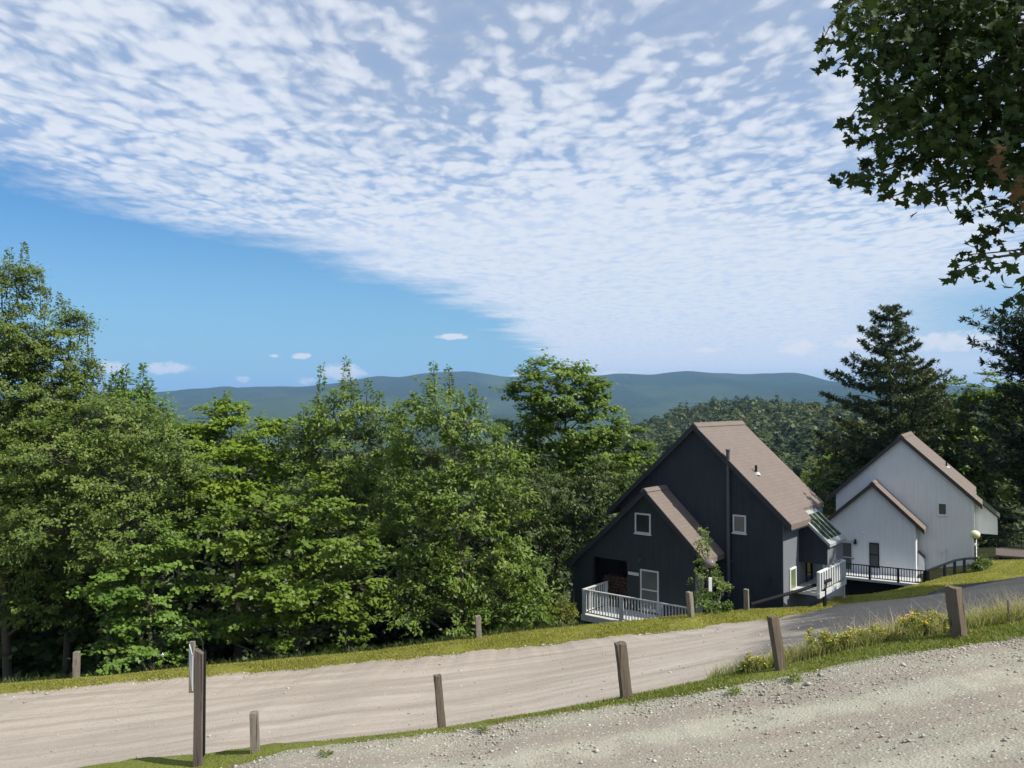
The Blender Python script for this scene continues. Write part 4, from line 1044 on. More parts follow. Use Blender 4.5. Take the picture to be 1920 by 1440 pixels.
make_tree('yellow_maple', 'yellow-green maple standing higher than its neighbours left of the ash trees', 'tree', 450, 29.5,
          [(430, 800, 42, 42), (415, 775, 24, 30), (470, 805, 40, 40), (360, 835, 44, 40), (545, 825, 40, 40), (390, 840, 60, 42), (500, 840, 52, 42), (440, 880, 90, 56), (540, 870, 36, 44), (350, 880, 40, 46), (390, 950, 70, 50), (500, 940, 80, 50)],
          'maple', M['leaf_yellow'], 15, group=WG, tips=((425, 738, 790, 12), (408, 752, 800, 10), (455, 768, 810, 12), (520, 792, 840, 11), (352, 800, 860, 12), (340, 815, 870, 10)), trunk_r=0.13)
make_tree('maple_tree', 'maple with bright layered leaf sprays, low in the middle of the wood edge', 'tree', 560, 25.4,
          [(500, 960, 62, 40), (590, 940, 60, 44), (450, 1010, 70, 42), (540, 1040, 80, 40), (640, 1010, 60, 42), (470, 1100, 56, 30), (585, 1110, 80, 34), (660, 1100, 50, 34), (520, 1150, 60, 26), (620, 1170, 70, 28), (420, 1170, 50, 26), (540, 1185, 46, 24), (660, 1210, 36, 18), (380, 1190, 34, 22)],
          'maple', M['leaf_maple'], 16, group=WG, trunk_r=0.12)
make_tree('bushy_maple', 'small bushy bright green maple behind the sign and garden hook', 'tree', 285, 24.9,
          [(270, 1030, 64, 46), (320, 1060, 44, 50), (240, 1090, 50, 40), (300, 1130, 56, 44), (250, 1160, 44, 36), (320, 1190, 50, 34), (235, 1215, 40, 30), (290, 1225, 46, 26), (200, 1120, 34, 30)],
          'maple', M['leaf_green'], 17, group=WG, trunk_r=0.08)
make_tree('ash_tree', 'grey-green ash tree with a thin leader rising above the far mountain, left one', 'tree', 650, 28.6,
          [(650, 770, 44, 46), (610, 790, 36, 46), (700, 790, 44, 44), (640, 850, 72, 56), (720, 850, 44, 56), (580, 850, 36, 50), (660, 940, 80, 60), (600, 930, 50, 50), (720, 950, 50, 60), (680, 1030, 70, 50)],
          'ash', M['leaf_ash'], 18, group=WG, tips=((648, 674, 770, 14), (602, 690, 790, 13), (690, 714, 780, 14), (665, 720, 780, 16), (626, 735, 790, 14), (570, 760, 830, 14), (712, 735, 790, 12), (745, 755, 830, 12)), trunk_r=0.13)
make_tree('ash_tree', 'largest grey-green ash tree, reaching from the sky to the far grey post', 'tree', 860, 26.6,
          [(815, 770, 46, 44), (880, 800, 48, 46), (780, 810, 42, 50), (830, 860, 80, 56), (920, 870, 50, 60), (760, 900, 50, 60), (860, 950, 90, 60), (950, 960, 46, 60), (780, 1000, 70, 56), (900, 1050, 86, 56), (980, 1060, 30, 50), (820, 1090, 80, 46), (940, 1130, 60, 40), (860, 1155, 70, 34), (760, 1140, 50, 40), (985, 1150, 26, 26)],
          'ash', M['leaf_ash'], 19, group=WG, tips=((812, 682, 775, 16), (840, 690, 770, 10), (776, 742, 800, 14), (886, 728, 800, 14), (905, 752, 820, 12), (862, 742, 800, 14), (935, 800, 860, 10), (755, 790, 850, 12)), trunk_r=0.16)
make_tree('big_maple', 'big round-topped maple rising behind the navy house, tallest in the middle', 'tree', 1070, 40,
          [(1045, 700, 52, 30), (1000, 720, 26, 16), (1090, 720, 34, 28), (1060, 745, 60, 34), (1115, 770, 36, 44), (985, 790, 48, 42), (1050, 810, 60, 46), (1110, 840, 52, 48), (1165, 830, 40, 50), (970, 850, 40, 46), (1190, 880, 36, 46), (1040, 880, 70, 50), (1140, 900, 60, 50), (955, 740, 10, 8)],
          'broad', M['leaf_maple'], 20, group=WG, trunk_r=0.28)
make_tree('dull_tree', 'leafy tree with shade-dimmed leaf colour between the largest ash and the navy house', 'tree', 1030, 33,
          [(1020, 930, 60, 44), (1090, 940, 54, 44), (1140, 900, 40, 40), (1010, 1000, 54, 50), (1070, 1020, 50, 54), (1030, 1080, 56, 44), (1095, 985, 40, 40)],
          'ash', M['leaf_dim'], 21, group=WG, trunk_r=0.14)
make_tree('roadside_shrub', 'low yellowish shrub at the foot of the navy house wall', 'shrub', 1040, 26.6,
          [(1040, 1150, 26, 20), (1060, 1140, 16, 16), (1020, 1165, 22, 14), (1065, 1160, 20, 14)], 'bush', M['leaf_shrub'], 22, trunk_r=0.03, dens=0.8)
make_tree('leafy_shrub', 'dark green leafy shrub at the bank, right of the far grey post', 'shrub', 985, 25.6,
          [(985, 1150, 34, 26), (1005, 1130, 24, 26), (960, 1165, 30, 16)], 'ash', M['leaf_ash'], 23, trunk_r=0.04)
# darker trees deeper in the wood
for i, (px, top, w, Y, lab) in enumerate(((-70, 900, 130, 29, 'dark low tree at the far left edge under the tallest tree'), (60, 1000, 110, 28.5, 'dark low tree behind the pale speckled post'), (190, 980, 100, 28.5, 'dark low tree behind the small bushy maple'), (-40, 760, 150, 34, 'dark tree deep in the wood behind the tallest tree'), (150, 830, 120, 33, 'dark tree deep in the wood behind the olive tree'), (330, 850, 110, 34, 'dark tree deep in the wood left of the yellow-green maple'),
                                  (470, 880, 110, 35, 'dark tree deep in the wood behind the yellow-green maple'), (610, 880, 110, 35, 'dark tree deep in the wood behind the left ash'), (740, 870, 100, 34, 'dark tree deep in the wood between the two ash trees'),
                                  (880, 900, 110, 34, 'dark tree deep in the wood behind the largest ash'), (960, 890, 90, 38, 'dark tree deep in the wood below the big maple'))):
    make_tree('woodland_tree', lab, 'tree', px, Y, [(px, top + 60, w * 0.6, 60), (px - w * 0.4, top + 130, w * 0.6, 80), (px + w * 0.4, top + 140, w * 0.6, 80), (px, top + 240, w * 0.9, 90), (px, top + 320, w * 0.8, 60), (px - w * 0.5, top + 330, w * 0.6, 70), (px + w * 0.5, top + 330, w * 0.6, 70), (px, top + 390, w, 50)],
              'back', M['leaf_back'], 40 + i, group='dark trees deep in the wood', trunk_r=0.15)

# ------------------------------------------------------------------ trees on the right
pz = z1(at(1665, 900, 50).x, 50)
b0 = at(1668, 570, 50)
def pine_len(f): return float(np.interp(f, [0, .1, .2, .3, .4, .5, .6, .7, .8, .9, 1.0], [3.4, 3.8, 4.2, 4.0, 4.1, 3.9, 2.9, 2.5, 1.9, 1.3, 0.35])) * 0.95
make_conifer('white_pine', 'tall dark white pine rising behind the two houses', 'tree', (b0.x, 50, b0.z - 13.6), 13.6, 2.5, 4.0, M['needle'], 31, whorls=19, per=6, tuft=36, L=0.28, W=0.26, lens=pine_len, up=0.12, skip=0.16)
b1 = at(1735, 690, 54)
make_conifer('white_pine', 'shorter yellowish pine right of the tall white pine', 'tree', (b1.x, 54, b1.z - 10.5), 10.5, 1.5, 3.4, M['needle_warm'], 32, whorls=16, per=6, tuft=24, L=0.30, W=0.26, lens=lambda f: 3.2 * (1 - f * f) ** 0.6 + 0.3, up=0.12, skip=0.05)
b2 = at(1600, 790, 56)
make_conifer('white_pine', 'low bushy pine left of the tall white pine', 'tree', (b2.x, 56, b2.z - 8), 8, 0.8, 3.0, M['needle_warm'], 33, whorls=12, per=6, tuft=24, L=0.30, W=0.26, lens=lambda f: 2.9 * (1 - f * f) ** 0.6 + 0.3, up=0.12)
RG = 'leafy trees on the right'
make_tree('leafy_tree', 'round leafy tree to the right of the yellowish pine', 'tree', 1815, 50,
          [(1828, 730, 34, 34), (1800, 775, 40, 40), (1850, 780, 40, 44), (1820, 840, 56, 50), (1780, 860, 40, 46), (1860, 870, 46, 50), (1800, 920, 60, 40)], 'broad', M['leaf_maple'], 34, group=RG, trunk_r=0.2)
make_tree('leafy_tree', 'leafy tree cut by the right edge behind the dark hemlock', 'tree', 1950, 49,
          [(1905, 750, 40, 34), (1960, 790, 60, 50), (1890, 830, 50, 46), (1930, 890, 60, 60), (1990, 850, 60, 70)], 'broad', M['leaf_yellow'], 35, group=RG, trunk_r=0.2)
make_tree('leafy_tree', 'bright yellow-green bush tree in the gap between the two houses', 'tree', 1540, 60,
          [(1535, 905, 30, 24), (1570, 890, 30, 30), (1545, 950, 40, 40), (1500, 930, 40, 30)], 'broad', M['leaf_yellow'], 36, group=RG, trunk_r=0.12)
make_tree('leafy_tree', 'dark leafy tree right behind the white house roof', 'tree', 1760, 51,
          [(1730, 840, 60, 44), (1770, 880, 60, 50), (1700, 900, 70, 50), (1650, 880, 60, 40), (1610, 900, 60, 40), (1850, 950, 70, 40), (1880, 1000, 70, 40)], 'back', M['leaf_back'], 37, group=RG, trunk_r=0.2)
hm = at(1985, 1050, 27); hz = z1(hm.x, 27)
def hem_len(f):
    z = 1.6 + 6.75 * f
    return float(np.interp(z, [1.6, 2.8, 3.4, 5.0, 5.8, 6.8, 7.6, 8.4, 9.5, 13.6], [1.0, 1.5, 2.55, 2.5, 1.8, 1.9, 2.55, 1.7, 0.6, 0.3]))
make_conifer('hemlock', 'hemlock with needles coloured dark for shade, reaching in from the right edge over the lawn', 'tree', (hm.x, 27, hz), 8.7, 1.6, 2.6, M['needle_shade'], 38, whorls=30, per=7, tuft=32, L=0.20, W=0.26, lens=hem_len, up=-0.04)

# ------------------------------------------------------------------ near maple overhead
def maple_outline():
    half = [(0.0, 0.0), (0.10, -0.03), (0.34, -0.16), (0.30, 0.02), (0.56, 0.06), (0.42, 0.20), (0.68, 0.46), (0.46, 0.44), (0.42, 0.54), (0.24, 0.42), (0.26, 0.66), (0.16, 0.66), (0.0, 1.0)]
    return np.array(half + [(-x, y) for x, y in half[-2:0:-1]])

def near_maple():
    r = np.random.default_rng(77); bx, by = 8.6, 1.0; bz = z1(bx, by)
    root = empty('overhanging_maple', (bx, by, bz)); O = np.array([bx, by, bz])
    tips = [(1575, 8), (1538, 84), (1542, 128), (1610, 150), (1585, 232), (1600, 262), (1622, 306), (1572, 340), (1660, 372), (1612, 342), (1725, 372), (1680, 300), (1812, 398), (1845, 440), (1792, 512), (1806, 478), (1880, 574),
            (1650, 60), (1700, 140), (1660, 200), (1750, 220), (1720, 300), (1800, 280), (1850, 340), (1780, 90), (1850, 160), (1900, 60), (1900, 260), (1700, 20), (1620, 110), (1890, 400), (1915, 470), (1920, 555), (1655, 30), (1640, 230), (1850, 60), (1900, 150), (1800, 170), (1840, 240), (1720, 90), (1760, 330), (1700, 250), (1610, 30), (1870, 300), (1820, 20), (1755, 20), (1770, 150), (1880, 380), (1680, 110)]
    wood = []; P = []; D = []; N = []; T = []; Ls = []
    hub = np.array([6.8, 4.7, 3.0])
    for (tx, ty) in tips:
        Y = r.uniform(4.5, 5.5); tip = np.array(at(tx, ty, Y))
        inner = np.array(at(tx + r.uniform(170, 260), ty - r.uniform(30, 110), Y + r.uniform(0.15, 0.45)))
        a = inner; b = tip; wood.append(tubes(a[None], b[None], [0.010], [0.003], 0.03, 4, 6, r))
        wood.append(tubes(hub[None] * 0.5 + a[None] * 0.5, a[None], [0.022], [0.010], 0.0, 5, 4, r))
        m = int(44 if tx < 1800 else 38); f = r.uniform(0.18, 1.0, m) ** 0.75
        axis = unit(b - a)
        off = r.normal(0, 1, (m, 3)) * np.array([0.11, 0.14, 0.10]) * (1.22 - f[:, None])
        pos = a * (1 - f[:, None]) + b * f[:, None] + off
        pos[:3] = b + r.normal(0, 0.02, (3, 3)); f[:3] = 1
        P.append(pos); D.append(unit(axis * 0.7 + r.normal(0, 0.5, (m, 3)) + np.array([0, 0, -0.45]))); N.append(unit(r.normal(0, 0.55, (m, 3)) + np.array([0, -0.55, 0.45])))
        T.append(np.clip(r.uniform(0, 0.7) + r.uniform(-0.1, 0.3, m), 0, 0.98)); Ls.append(r.uniform(0.038, 0.074, m))
    # dense body of the crown beyond the frame and above, toward the light
    m = 5200; c = np.array([6.6, 2.6, 3.7]); u = unit(r.normal(size=(m, 3))); rad = r.uniform(0.2, 1, (m, 1)) ** 0.5
    pos = c + u * rad * np.array([2.6, 1.9, 2.4]); P.append(pos); D.append(unit(r.normal(0, 0.6, (m, 3)) + np.array([0, 0, -0.4]))); N.append(unit(r.normal(0, 0.5, (m, 3)) + np.array([0, 0, 0.8])))
    T.append(r.uniform(0, 0.95, m)); Ls.append(r.uniform(0.10, 0.17, m))
    # close-set leaves filling the part of the crown that shows
    poly = [(1590, -40), (1560, 60), (1620, 140), (1615, 220), (1650, 290), (1720, 285), (1800, 295), (1860, 340), (1960, 380), (1960, -40)]
    pts = []
    while len(pts) < 3000:
        x, y = r.uniform(1540, 1960), r.uniform(-40, 420); ins = False
        for (xa, ya), (xb, yb) in zip(poly, poly[1:] + poly[:1]):
            if (ya > y) != (yb > y) and x < (xb - xa) * (y - ya) / (yb - ya) + xa: ins = not ins
        if ins and math.sin(x * 0.043 + 1.0) * math.sin(y * 0.051 + x * 0.013) < 0.70 + r.normal(0, 0.10) and r.uniform() < 0.35 + 0.65 * min((x - 1540) / 220, 1): pts.append(np.array(at(x, y, r.uniform(4.4, 5.3))))
    m = len(pts); P.append(np.array(pts)); D.append(unit(r.normal(0, 0.55, (m, 3)) + np.array([-0.25, 0, -0.5]))); N.append(unit(r.normal(0, 0.5, (m, 3)) + np.array([0, -0.5, 0.5])))
    T.append(np.clip(r.uniform(0, 0.95, m), 0, 0.97)); Ls.append(r.uniform(0.040, 0.072, m))
    # the turned orange leaves at the right edge
    m = 12; Pm = np.array([at(r.normal(1900, 24), r.normal(318, 34), r.uniform(4.1, 4.4)) for _ in range(m)])
    P.append(Pm); D.append(unit(r.normal(0, 0.5, (m, 3)) + np.array([0, 0, -0.6]))); N.append(unit(r.normal(0, 0.4, (m, 3)) + np.array([0, -0.8, 0.3]))); T.append(np.full(m, 1.0)); Ls.append(r.uniform(0.05, 0.08, m))
    P = np.concatenate(P); D = np.concatenate(D); N = np.concatenate(N); T = np.concatenate(T); Ls = np.concatenate(Ls)
    S = unit(np.cross(N, D)); D = unit(np.cross(S, N)); out = maple_outline(); k = len(out)
    cup = (np.abs(out[:, 0]) ** 1.2) * 0.35 - 0.15 * out[:, 1] ** 2
    V = P[:, None] + (S[:, None] * out[None, :, :1] + D[:, None] * out[None, :, 1:2] + N[:, None] * cup[None, :, None]) * Ls[:, None, None]
    # triangle fan round a centre keeps every lobe clean
    cen = P + D * (Ls * 0.3)[:, None]
    V = np.concatenate([V, cen[:, None]], 1); n = len(P)
    base = (np.arange(n) * (k + 1))[:, None]; i = np.arange(k); j = (i + 1) % k
    Fa = np.stack([base + i, base + j, base + k + 0 * i], -1).reshape(-1, 3)
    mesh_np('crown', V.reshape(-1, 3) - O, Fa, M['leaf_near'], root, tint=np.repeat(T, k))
    A = np.array([[bx, by, bz - 0.2]] * 1); top = np.array([7.2, 1.8, 4.5])
    wood.append(tubes(A, top[None], [0.26], [0.10], 0, 10, 8, r)); wood.append(tubes(np.array([[8.0, 1.3, 0.8]]), hub[None], [0.11], [0.05], 0.0, 8, 5, r))
    V, Fa = join_np(wood); mesh_np('trunk', V - O, Fa, M['bark'], root, smooth=True)
    tag(root, 'dark maple branches with lobed leaves hanging in from the upper right corner', 'tree')
near_maple()

# ------------------------------------------------------------------ bushes, vine, goldenrod
def bush(name, label, px, py, Y, w, h, mat, seed, style='bush'):
    return make_tree(name, label, 'bush', px, Y, [(px, py, w, h), (px - w * 0.5, py + h * 0.3, w * 0.6, h * 0.6), (px + w * 0.5, py + h * 0.3, w * 0.6, h * 0.6)], style, mat, seed, trunk_r=0.03)
bush('round_bush', 'low grassy green bush under the smoky globe lamp', 1345, 1136, 24.6, 22, 13, M['leaf_bush'], 51)
bush('round_bush', 'small round bush under the cream globe lamp', 1842, 1062, 36.8, 20, 13, M['leaf_bush'], 52)
v = make_tree('climbing_vine', 'leafy vine climbing beside the smoky globe lamp up to the small roof', 'vine', 1325, 26.1,
              [(1345, 1080, 16, 22), (1342, 1105, 18, 20), (1318, 1060, 10, 26), (1310, 1100, 10, 30), (1322, 1125, 16, 18), (1312, 1030, 6, 20), (1322, 1010, 8, 12), (1330, 1075, 10, 20)], 'bush', M['leaf_vine'], 53, trunk_r=0.025, dens=0.30)

def goldenrod(label, px, py, Y, h, n, seed):
    r = np.random.default_rng(seed); b = at(px, py, Y); zg = z1(b.x, Y); o = empty('goldenrod', (b.x, Y, zg))
    A = []; B = []; P = []; D = []; N = []; Fp = []
    for k in range(n):
        a = np.array([r.normal(0, 0.09), r.normal(0, 0.09), -0.03]); t = a + np.array([r.normal(0.02, 0.09), r.normal(0, 0.08), h * r.uniform(0.75, 1.12)])
        A.append(a); B.append(t)
        m = 64; f = r.uniform(0.05, 0.98, m); an = r.uniform(0, 6.28, m); d = np.stack([np.cos(an), np.sin(an), r.uniform(0.1, 0.7, m)], -1)
        P.append(a * (1 - f[:, None]) + t * f[:, None]); D.append(unit(d)); N.append(unit(r.normal(0, 0.4, (m, 3)) + np.array([0, 0, 0.8])))
        q = 26; ff = r.uniform(0.76, 1.0, q); sp = (1.06 - ff) * 0.30
        Fp.append(a * (1 - ff[:, None]) + t * ff[:, None] + np.stack([r.normal(0, 1, q) * sp, r.normal(0, 1, q) * sp, np.abs(r.normal(0, 0.02, q))], -1))
    V, Fa = tubes(A, B, np.full(n, 0.005), np.full(n, 0.003), 0, 4, 3, r); mesh_np('stem', V, Fa, M['verge_blade'], o, tint=np.full(len(Fa), 0.4))
    P = np.concatenate(P); V, Fa = leaf_quads(P, np.concatenate(N), np.concatenate(D), r.uniform(0.06, 0.11, len(P)), 0.24); mesh_np('leaves', V, Fa, M['tall_grass'], o, tint=r.uniform(0, 0.65, len(P)))
    Fp = np.concatenate(Fp); q = len(Fp); V, Fa = leaf_quads(Fp, unit(r.normal(size=(q, 3))), unit(r.normal(size=(q, 3))), np.full(q, 0.021), 0.9); fl_ = mesh_np('flowers', V, Fa, M['flower'], o); fl_['kind'] = 'stuff'
    return tag(o, label, 'wildflower', 'goldenrod clumps on the verge')
for i, (px, py, Y, h, n, lab) in enumerate((
        (1400, 1262, 10.45, 0.20, 6, 'goldenrod clump just left of the post at the asphalt edge'), (1548, 1233, 10.6, 0.30, 7, 'goldenrod clump right of the post at the asphalt edge, greener'),
        (1598, 1224, 10.65, 0.27, 8, 'goldenrod clump midway between the two right-hand posts, leafy'), (1716, 1200, 10.7, 0.28, 9, 'fullest yellow goldenrod clump left of the broad dark post'),
        (1742, 1196, 10.75, 0.33, 7, 'tallest goldenrod clump close left of the broad dark post'), (1772, 1194, 10.7, 0.28, 6, 'goldenrod clump touching the left side of the broad dark post'),
        (1880, 1178, 10.75, 0.20, 6, 'small goldenrod clump beside the thin grey stake'), (1670, 1208, 10.65, 0.22, 5, 'thin goldenrod clump with few flowers before the asphalt'))):
    goldenrod(lab, px, py, Y, h, n, 60 + i)

# ------------------------------------------------------------------ grass blades, tall grass, pebbles
def blades(name, X, Y, h, mat, seed, width=0.008, tint=None, lean=0.35):
    r = np.random.default_rng(seed); n = len(X); Z = zf(X, Y); P = np.stack([X, Y, Z - 0.01], -1)
    an = r.uniform(0, 6.28, n); s = np.stack([np.cos(an), np.sin(an), 0 * an], -1) * width
    ln = np.stack([r.normal(0, lean, n), r.normal(0, lean, n), np.ones(n)], -1); H = (h * r.uniform(0.5, 1.3, n))[:, None]
    mid = P + ln * H * 0.55; top = P + ln * H + np.stack([r.normal(0, 0.3, n), r.normal(0, 0.3, n), 0 * an], -1) * H
    V = np.stack([P - s, P + s, mid + s * 0.7, top, mid - s * 0.7], 1).reshape(-1, 3)
    b = (np.arange(n) * 5)[:, None]
    Fa = np.concatenate([b + np.array([0, 1, 2, 4]), b + np.array([4, 2, 3, 3])])
    Fa = np.concatenate([b + np.array([[0, 1, 2]]), b + np.array([[0, 2, 4]]), b + np.array([[4, 2, 3]])])
    t = r.uniform(0, 1, n) if tint is None else tint
    return tag(mesh_np(name, V, Fa, mat, tint=np.tile(t, 3)), kind='stuff')

r = np.random.default_rng(5)
def lerp_line(La, Lb, x, f):
    return np.interp(x, La[:, 0], La[:, 1]) * (1 - f) + np.interp(x, Lb[:, 0], Lb[:, 1]) * f
n = 42000; x = r.uniform(-7.5, 7.6, n); f = r.beta(1.3, 1.3, n) * 1.2 - 0.06
patch = np.clip(0.50 + 0.45 * np.sin(x * 1.3) + 0.5 * np.sin(x * 3.1 + 1) + np.where(x < 0, 0.16, 0.16) * x, 0.12, 1.0); k = r.uniform(size=n) < patch
x, f = x[k], f[k]
# dense low grass on the verge
tag(blades('verge_grass', x, lerp_line(L2, L3, x, f) + r.normal(0, 0.03, len(x)), 0.045 * np.clip(0.72 + 0.07 * x, 0.38, 1.2), M['verge_blade'], 1, 0.006), 'low green grass growing along the near verge', 'grass')
n = 60000; x = np.concatenate([r.uniform(-15.5, 10.5, n), r.uniform(10.5, 26, 26000)]); f = r.uniform(-0.06, 1.05, len(x))
tag(blades('bank_grass', x, lerp_line(L5, L6, x, f), 0.05, M['blade'], 2, 0.012), 'short yellow-green mown grass on the far bank and lawn', 'grass')
n = 11000; x = r.uniform(2.6, 7.6, n); y = lerp_line(L2, L3, x, r.uniform(0.8, 1.9, n)); dens = np.clip((x - 2.4) / 1.2, 0.1, 1); k = r.uniform(size=n) < dens; x, y = x[k], y[k]
tag(blades('tall_grass', x, y, 0.19 * np.clip(0.55 + 0.14 * x, 0.6, 1.2), M['tall_grass'], 3, 0.0045, lean=0.22), 'tall pale weeds and grass behind the near posts', 'grass')
n = 900; x = r.uniform(4.4, 7.6, n); y = lerp_line(L2, L3, x, r.uniform(1.0, 1.9, n))
tag(blades('seed_grass', x, y, 0.40, M['tall_grass'], 4, 0.0035, tint=r.uniform(0.8, 1.0, n), lean=0.22), 'straw coloured seed stalks standing over the verge', 'grass')
n = 5200; x = r.uniform(-15.5, 9.5, n); cl = np.sin(x * 2.3) * np.sin(x * 0.7 + 1) + r.normal(0, 0.35, n); k = cl > 0.15; x = x[k]
tag(blades('margin_grass', x, np.interp(x, L5[:, 0], L5[:, 1]) - np.abs(r.normal(0, 0.22, len(x))), 0.05, M['blade'], 12, 0.011), 'thin grass creeping onto the far edge of the dirt road', 'grass')
n = 2600; x = r.uniform(-3.5, 7.4, n); cl = np.sin(x * 3.3) * np.sin(x * 1.1 + 2) + r.normal(0, 0.3, n); k = cl > 0.25; x = x[k]
tag(blades('straggling_grass', x, np.interp(x, L2[:, 0], L2[:, 1]) - np.abs(r.normal(0, 0.10, len(x))), 0.035, M['verge_blade'], 13, 0.005), 'thin grass straggling from the verge into the gravel', 'grass')
for i, (px, py, Y, n_, lab) in enumerate(((612, 1424, 9.45, 60, 'small green weed alone on the gravel near the bottom edge'), (1378, 1302, 9.5, 70, 'small green weed on the gravel below the middle posts'),
                                        (1490, 1282, 9.6, 90, 'leafy green weed on the gravel just below the post at the asphalt edge'), (905, 1372, 9.6, 50, 'flat green weed on the gravel right of the slim leaning post'))):
    rr_ = np.random.default_rng(200 + i); b_ = at(px, py, Y); zg = z1(b_.x, Y); o = empty('weed', (b_.x, Y, zg)); an = rr_.uniform(0, 6.28, n_)
    rad = rr_.uniform(0, 0.075, n_); P = np.stack([np.cos(an) * rad, np.sin(an) * rad, rr_.uniform(0.0, 0.06, n_)], -1); D = unit(np.stack([np.cos(an), np.sin(an), rr_.uniform(0.1, 1.2, n_)], -1))
    V, Fa = leaf_quads(P, unit(rr_.normal(0, 0.5, (n_, 3)) + np.array([0, 0, 0.8])), D, rr_.uniform(0.03, 0.06, n_), 0.4); mesh_np('leaves', V, Fa, M['verge_blade'], o, tint=rr_.uniform(0, 0.8, n_))
    tag(o, lab, 'weed', 'weeds on the gravel lane')
# weeds under the wood edge
n = 9000; x = r.uniform(-15.5, 2.2, n); y = lerp_line(L6, L6, x, 0) + r.uniform(-0.05, 1.2, n)
tag(blades('edge_weeds', x, y, 0.20, M['leaf_dim'], 6, 0.012), 'dark weeds along the foot of the wood edge', 'weeds')

def pebbles(name, X, Y, S, mat, seed, label):
    r = np.random.default_rng(seed); n = len(X); Z = zf(X, Y)
    base = np.array([(1, 0, 0), (0, 1, 0), (-1, 0, 0), (0, -1, 0), (0, 0, 1), (0, 0, -1)], float)
    tri = np.array([(0, 1, 4), (1, 2, 4), (2, 3, 4), (3, 0, 4), (1, 0, 5), (2, 1, 5), (3, 2, 5), (0, 3, 5)])
    sc = S[:, None, None] * r.uniform(0.6, 1.3, (n, 1, 3)) * np.array([1, 1, 0.6]); an = r.uniform(0, 6.28, n)
    v = base[None] * sc * r.uniform(0.75, 1.25, (n, 6, 1)); c, s = np.cos(an)[:, None], np.sin(an)[:, None]
    V = np.stack([v[..., 0] * c - v[..., 1] * s + X[:, None], v[..., 0] * s + v[..., 1] * c + Y[:, None], v[..., 2] + Z[:, None] + S[:, None] * 0.15], -1).reshape(-1, 3)
    Fa = (np.arange(n)[:, None, None] * 6 + tri[None]).reshape(-1, 3)
    return tag(mesh_np(name, V, Fa, mat, tint=np.repeat(r.uniform(0, 1, n), 8)), label, 'stones', kind='stuff')
m_, t_, p_, o_ = new_mat('loose_stone')
a_ = t_.node('ShaderNodeAttribute'); a_.attribute_name = 'tint'
cs = t_.mix(a_.outputs['Fac'], (0.24, 0.215, 0.18), (0.46, 0.435, 0.37)); t_.l.new(t_.mix(t_.mapr(a_.outputs['Fac'], 0.94, 0.97), cs, (0.56, 0.53, 0.50)), p_.inputs['Base Color']); p_.inputs['Roughness'].default_value = 0.9
n = 9000; x = r.uniform(-5, 7.2, n); y = np.interp(x, L2[:, 0], L2[:, 1]) + 0.06 - np.where(r.uniform(size=n) < 0.68, r.gamma(1.6, 0.28, n), r.uniform(0, 3.2, n)); k = (y > 5.5)
pebbles('loose_gravel', x[k], y[k], r.gamma(2.2, 0.0034, k.sum()) + 0.003, m_, 8, 'loose crushed stones scattered on the near gravel lane')
n = 2600; x = r.uniform(-16, 7.5, n); y = lerp_line(L3, L5, x, r.uniform(0.15, 1.0, n))
k = r.uniform(size=n) < 0.55; edge = r.uniform(size=n) < 0.35; y = np.where(edge, np.interp(x, L5[:, 0], L5[:, 1]) - np.abs(r.normal(0.15, 0.35, n)), y)
pebbles('road_stones', x, y, np.where(edge, 1.0, 0.75) * r.gamma(2.5, 0.006, n) + 0.004, m_, 9, 'small stones scattered over the dirt road')

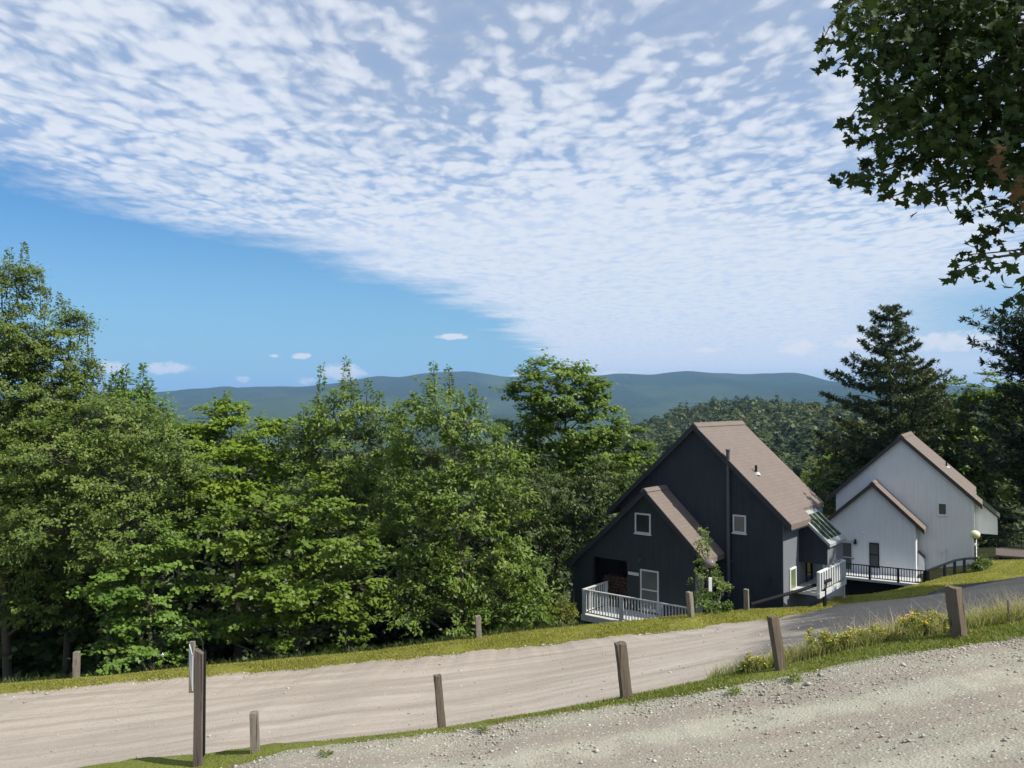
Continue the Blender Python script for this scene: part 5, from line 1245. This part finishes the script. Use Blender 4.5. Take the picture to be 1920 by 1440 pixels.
# ------------------------------------------------------------------ far wood on the hill
def far_wood():
    r = np.random.default_rng(21); P = []; N = []; D = []; L = []; T = []
    cnt = 0
    bands = ((115, 200, 420, 1.0), (200, 360, 1100, 1.0), (360, 645, 2600, 1.0))
    for (ya, yb, num, _) in bands:
        y = r.uniform(ya, yb, num); px = np.where(r.uniform(size=num) < 0.72, r.uniform(1120, 1990, num), r.uniform(200, 1000, num))
        x = (px - 960) / F_PX * y; z = hill_z(x, y)
        for i in range(num):
            R_ = r.uniform(2.2, 4.2); Hh = R_ * r.uniform(1.0, 1.7); con = r.uniform() < 0.16
            m = int(np.clip(190 * (170 / y[i]) ** 0.9, 60, 260)); u = unit(r.normal(size=(m, 3))); u[:, 2] = np.abs(u[:, 2]) * 1.15 - 0.2
            rad = 0.70 + 0.36 * r.uniform(size=(m, 1))
            sc = np.array([R_, R_, Hh])
            if con: sc = np.array([R_ * 0.62, R_ * 0.62, Hh * 1.6]); u[:, :2] *= (1 - np.clip(u[:, 2:3], 0, 0.95))
            p = np.array([x[i], y[i], z[i] + Hh * 0.75]) + u * sc * rad
            P.append(p); N.append(unit(u + r.normal(0, 0.20, (m, 3)) + np.array([0, 0, 0.2]))); D.append(unit(r.normal(size=(m, 3))))
            L.append(np.full(m, R_ * (0.56 if y[i] > 250 else 0.40)) * r.uniform(0.6, 1.25, m)); tt = r.uniform(0, 1); tt = tt * 0.35 if con else tt
            T.append(np.clip(tt * 0.85 + r.uniform(0, 0.12, m), 0, 1))
    P, N, D, L, T = map(np.concatenate, (P, N, D, L, T))
    V, Fa = leaf_quads(P, N, D, L, 0.85, 0.12)
    tag(mesh_np('hillside_wood', V, Fa, M['leaf_far'], tint=T), 'mixed wood covering the middle-distance hill', 'wood', kind='stuff')
M['leaf_far'] = mat_leaf('far_wood_leaf', (0.036, 0.062, 0.016), (0.105, 0.125, 0.028), None, 0.25)
far_wood()

# ------------------------------------------------------------------ haze
hz_m = bpy.data.materials.new('haze_air'); hz_m.use_nodes = True; nt = hz_m.node_tree; nt.nodes.clear()
ho = nt.nodes.new('ShaderNodeOutputMaterial'); hv = nt.nodes.new('ShaderNodeVolumePrincipled')
hv.inputs['Color'].default_value = (0.34, 0.60, 1.0, 1); hv.inputs['Density'].default_value = 0.95e-4; hv.inputs['Anisotropy'].default_value = 0.0
nt.links.new(hv.outputs[0], ho.inputs['Volume'])
tag(MB().box(-17000, 17000, -400, 17000, -98, 320).build('haze', hz_m), kind='stuff')
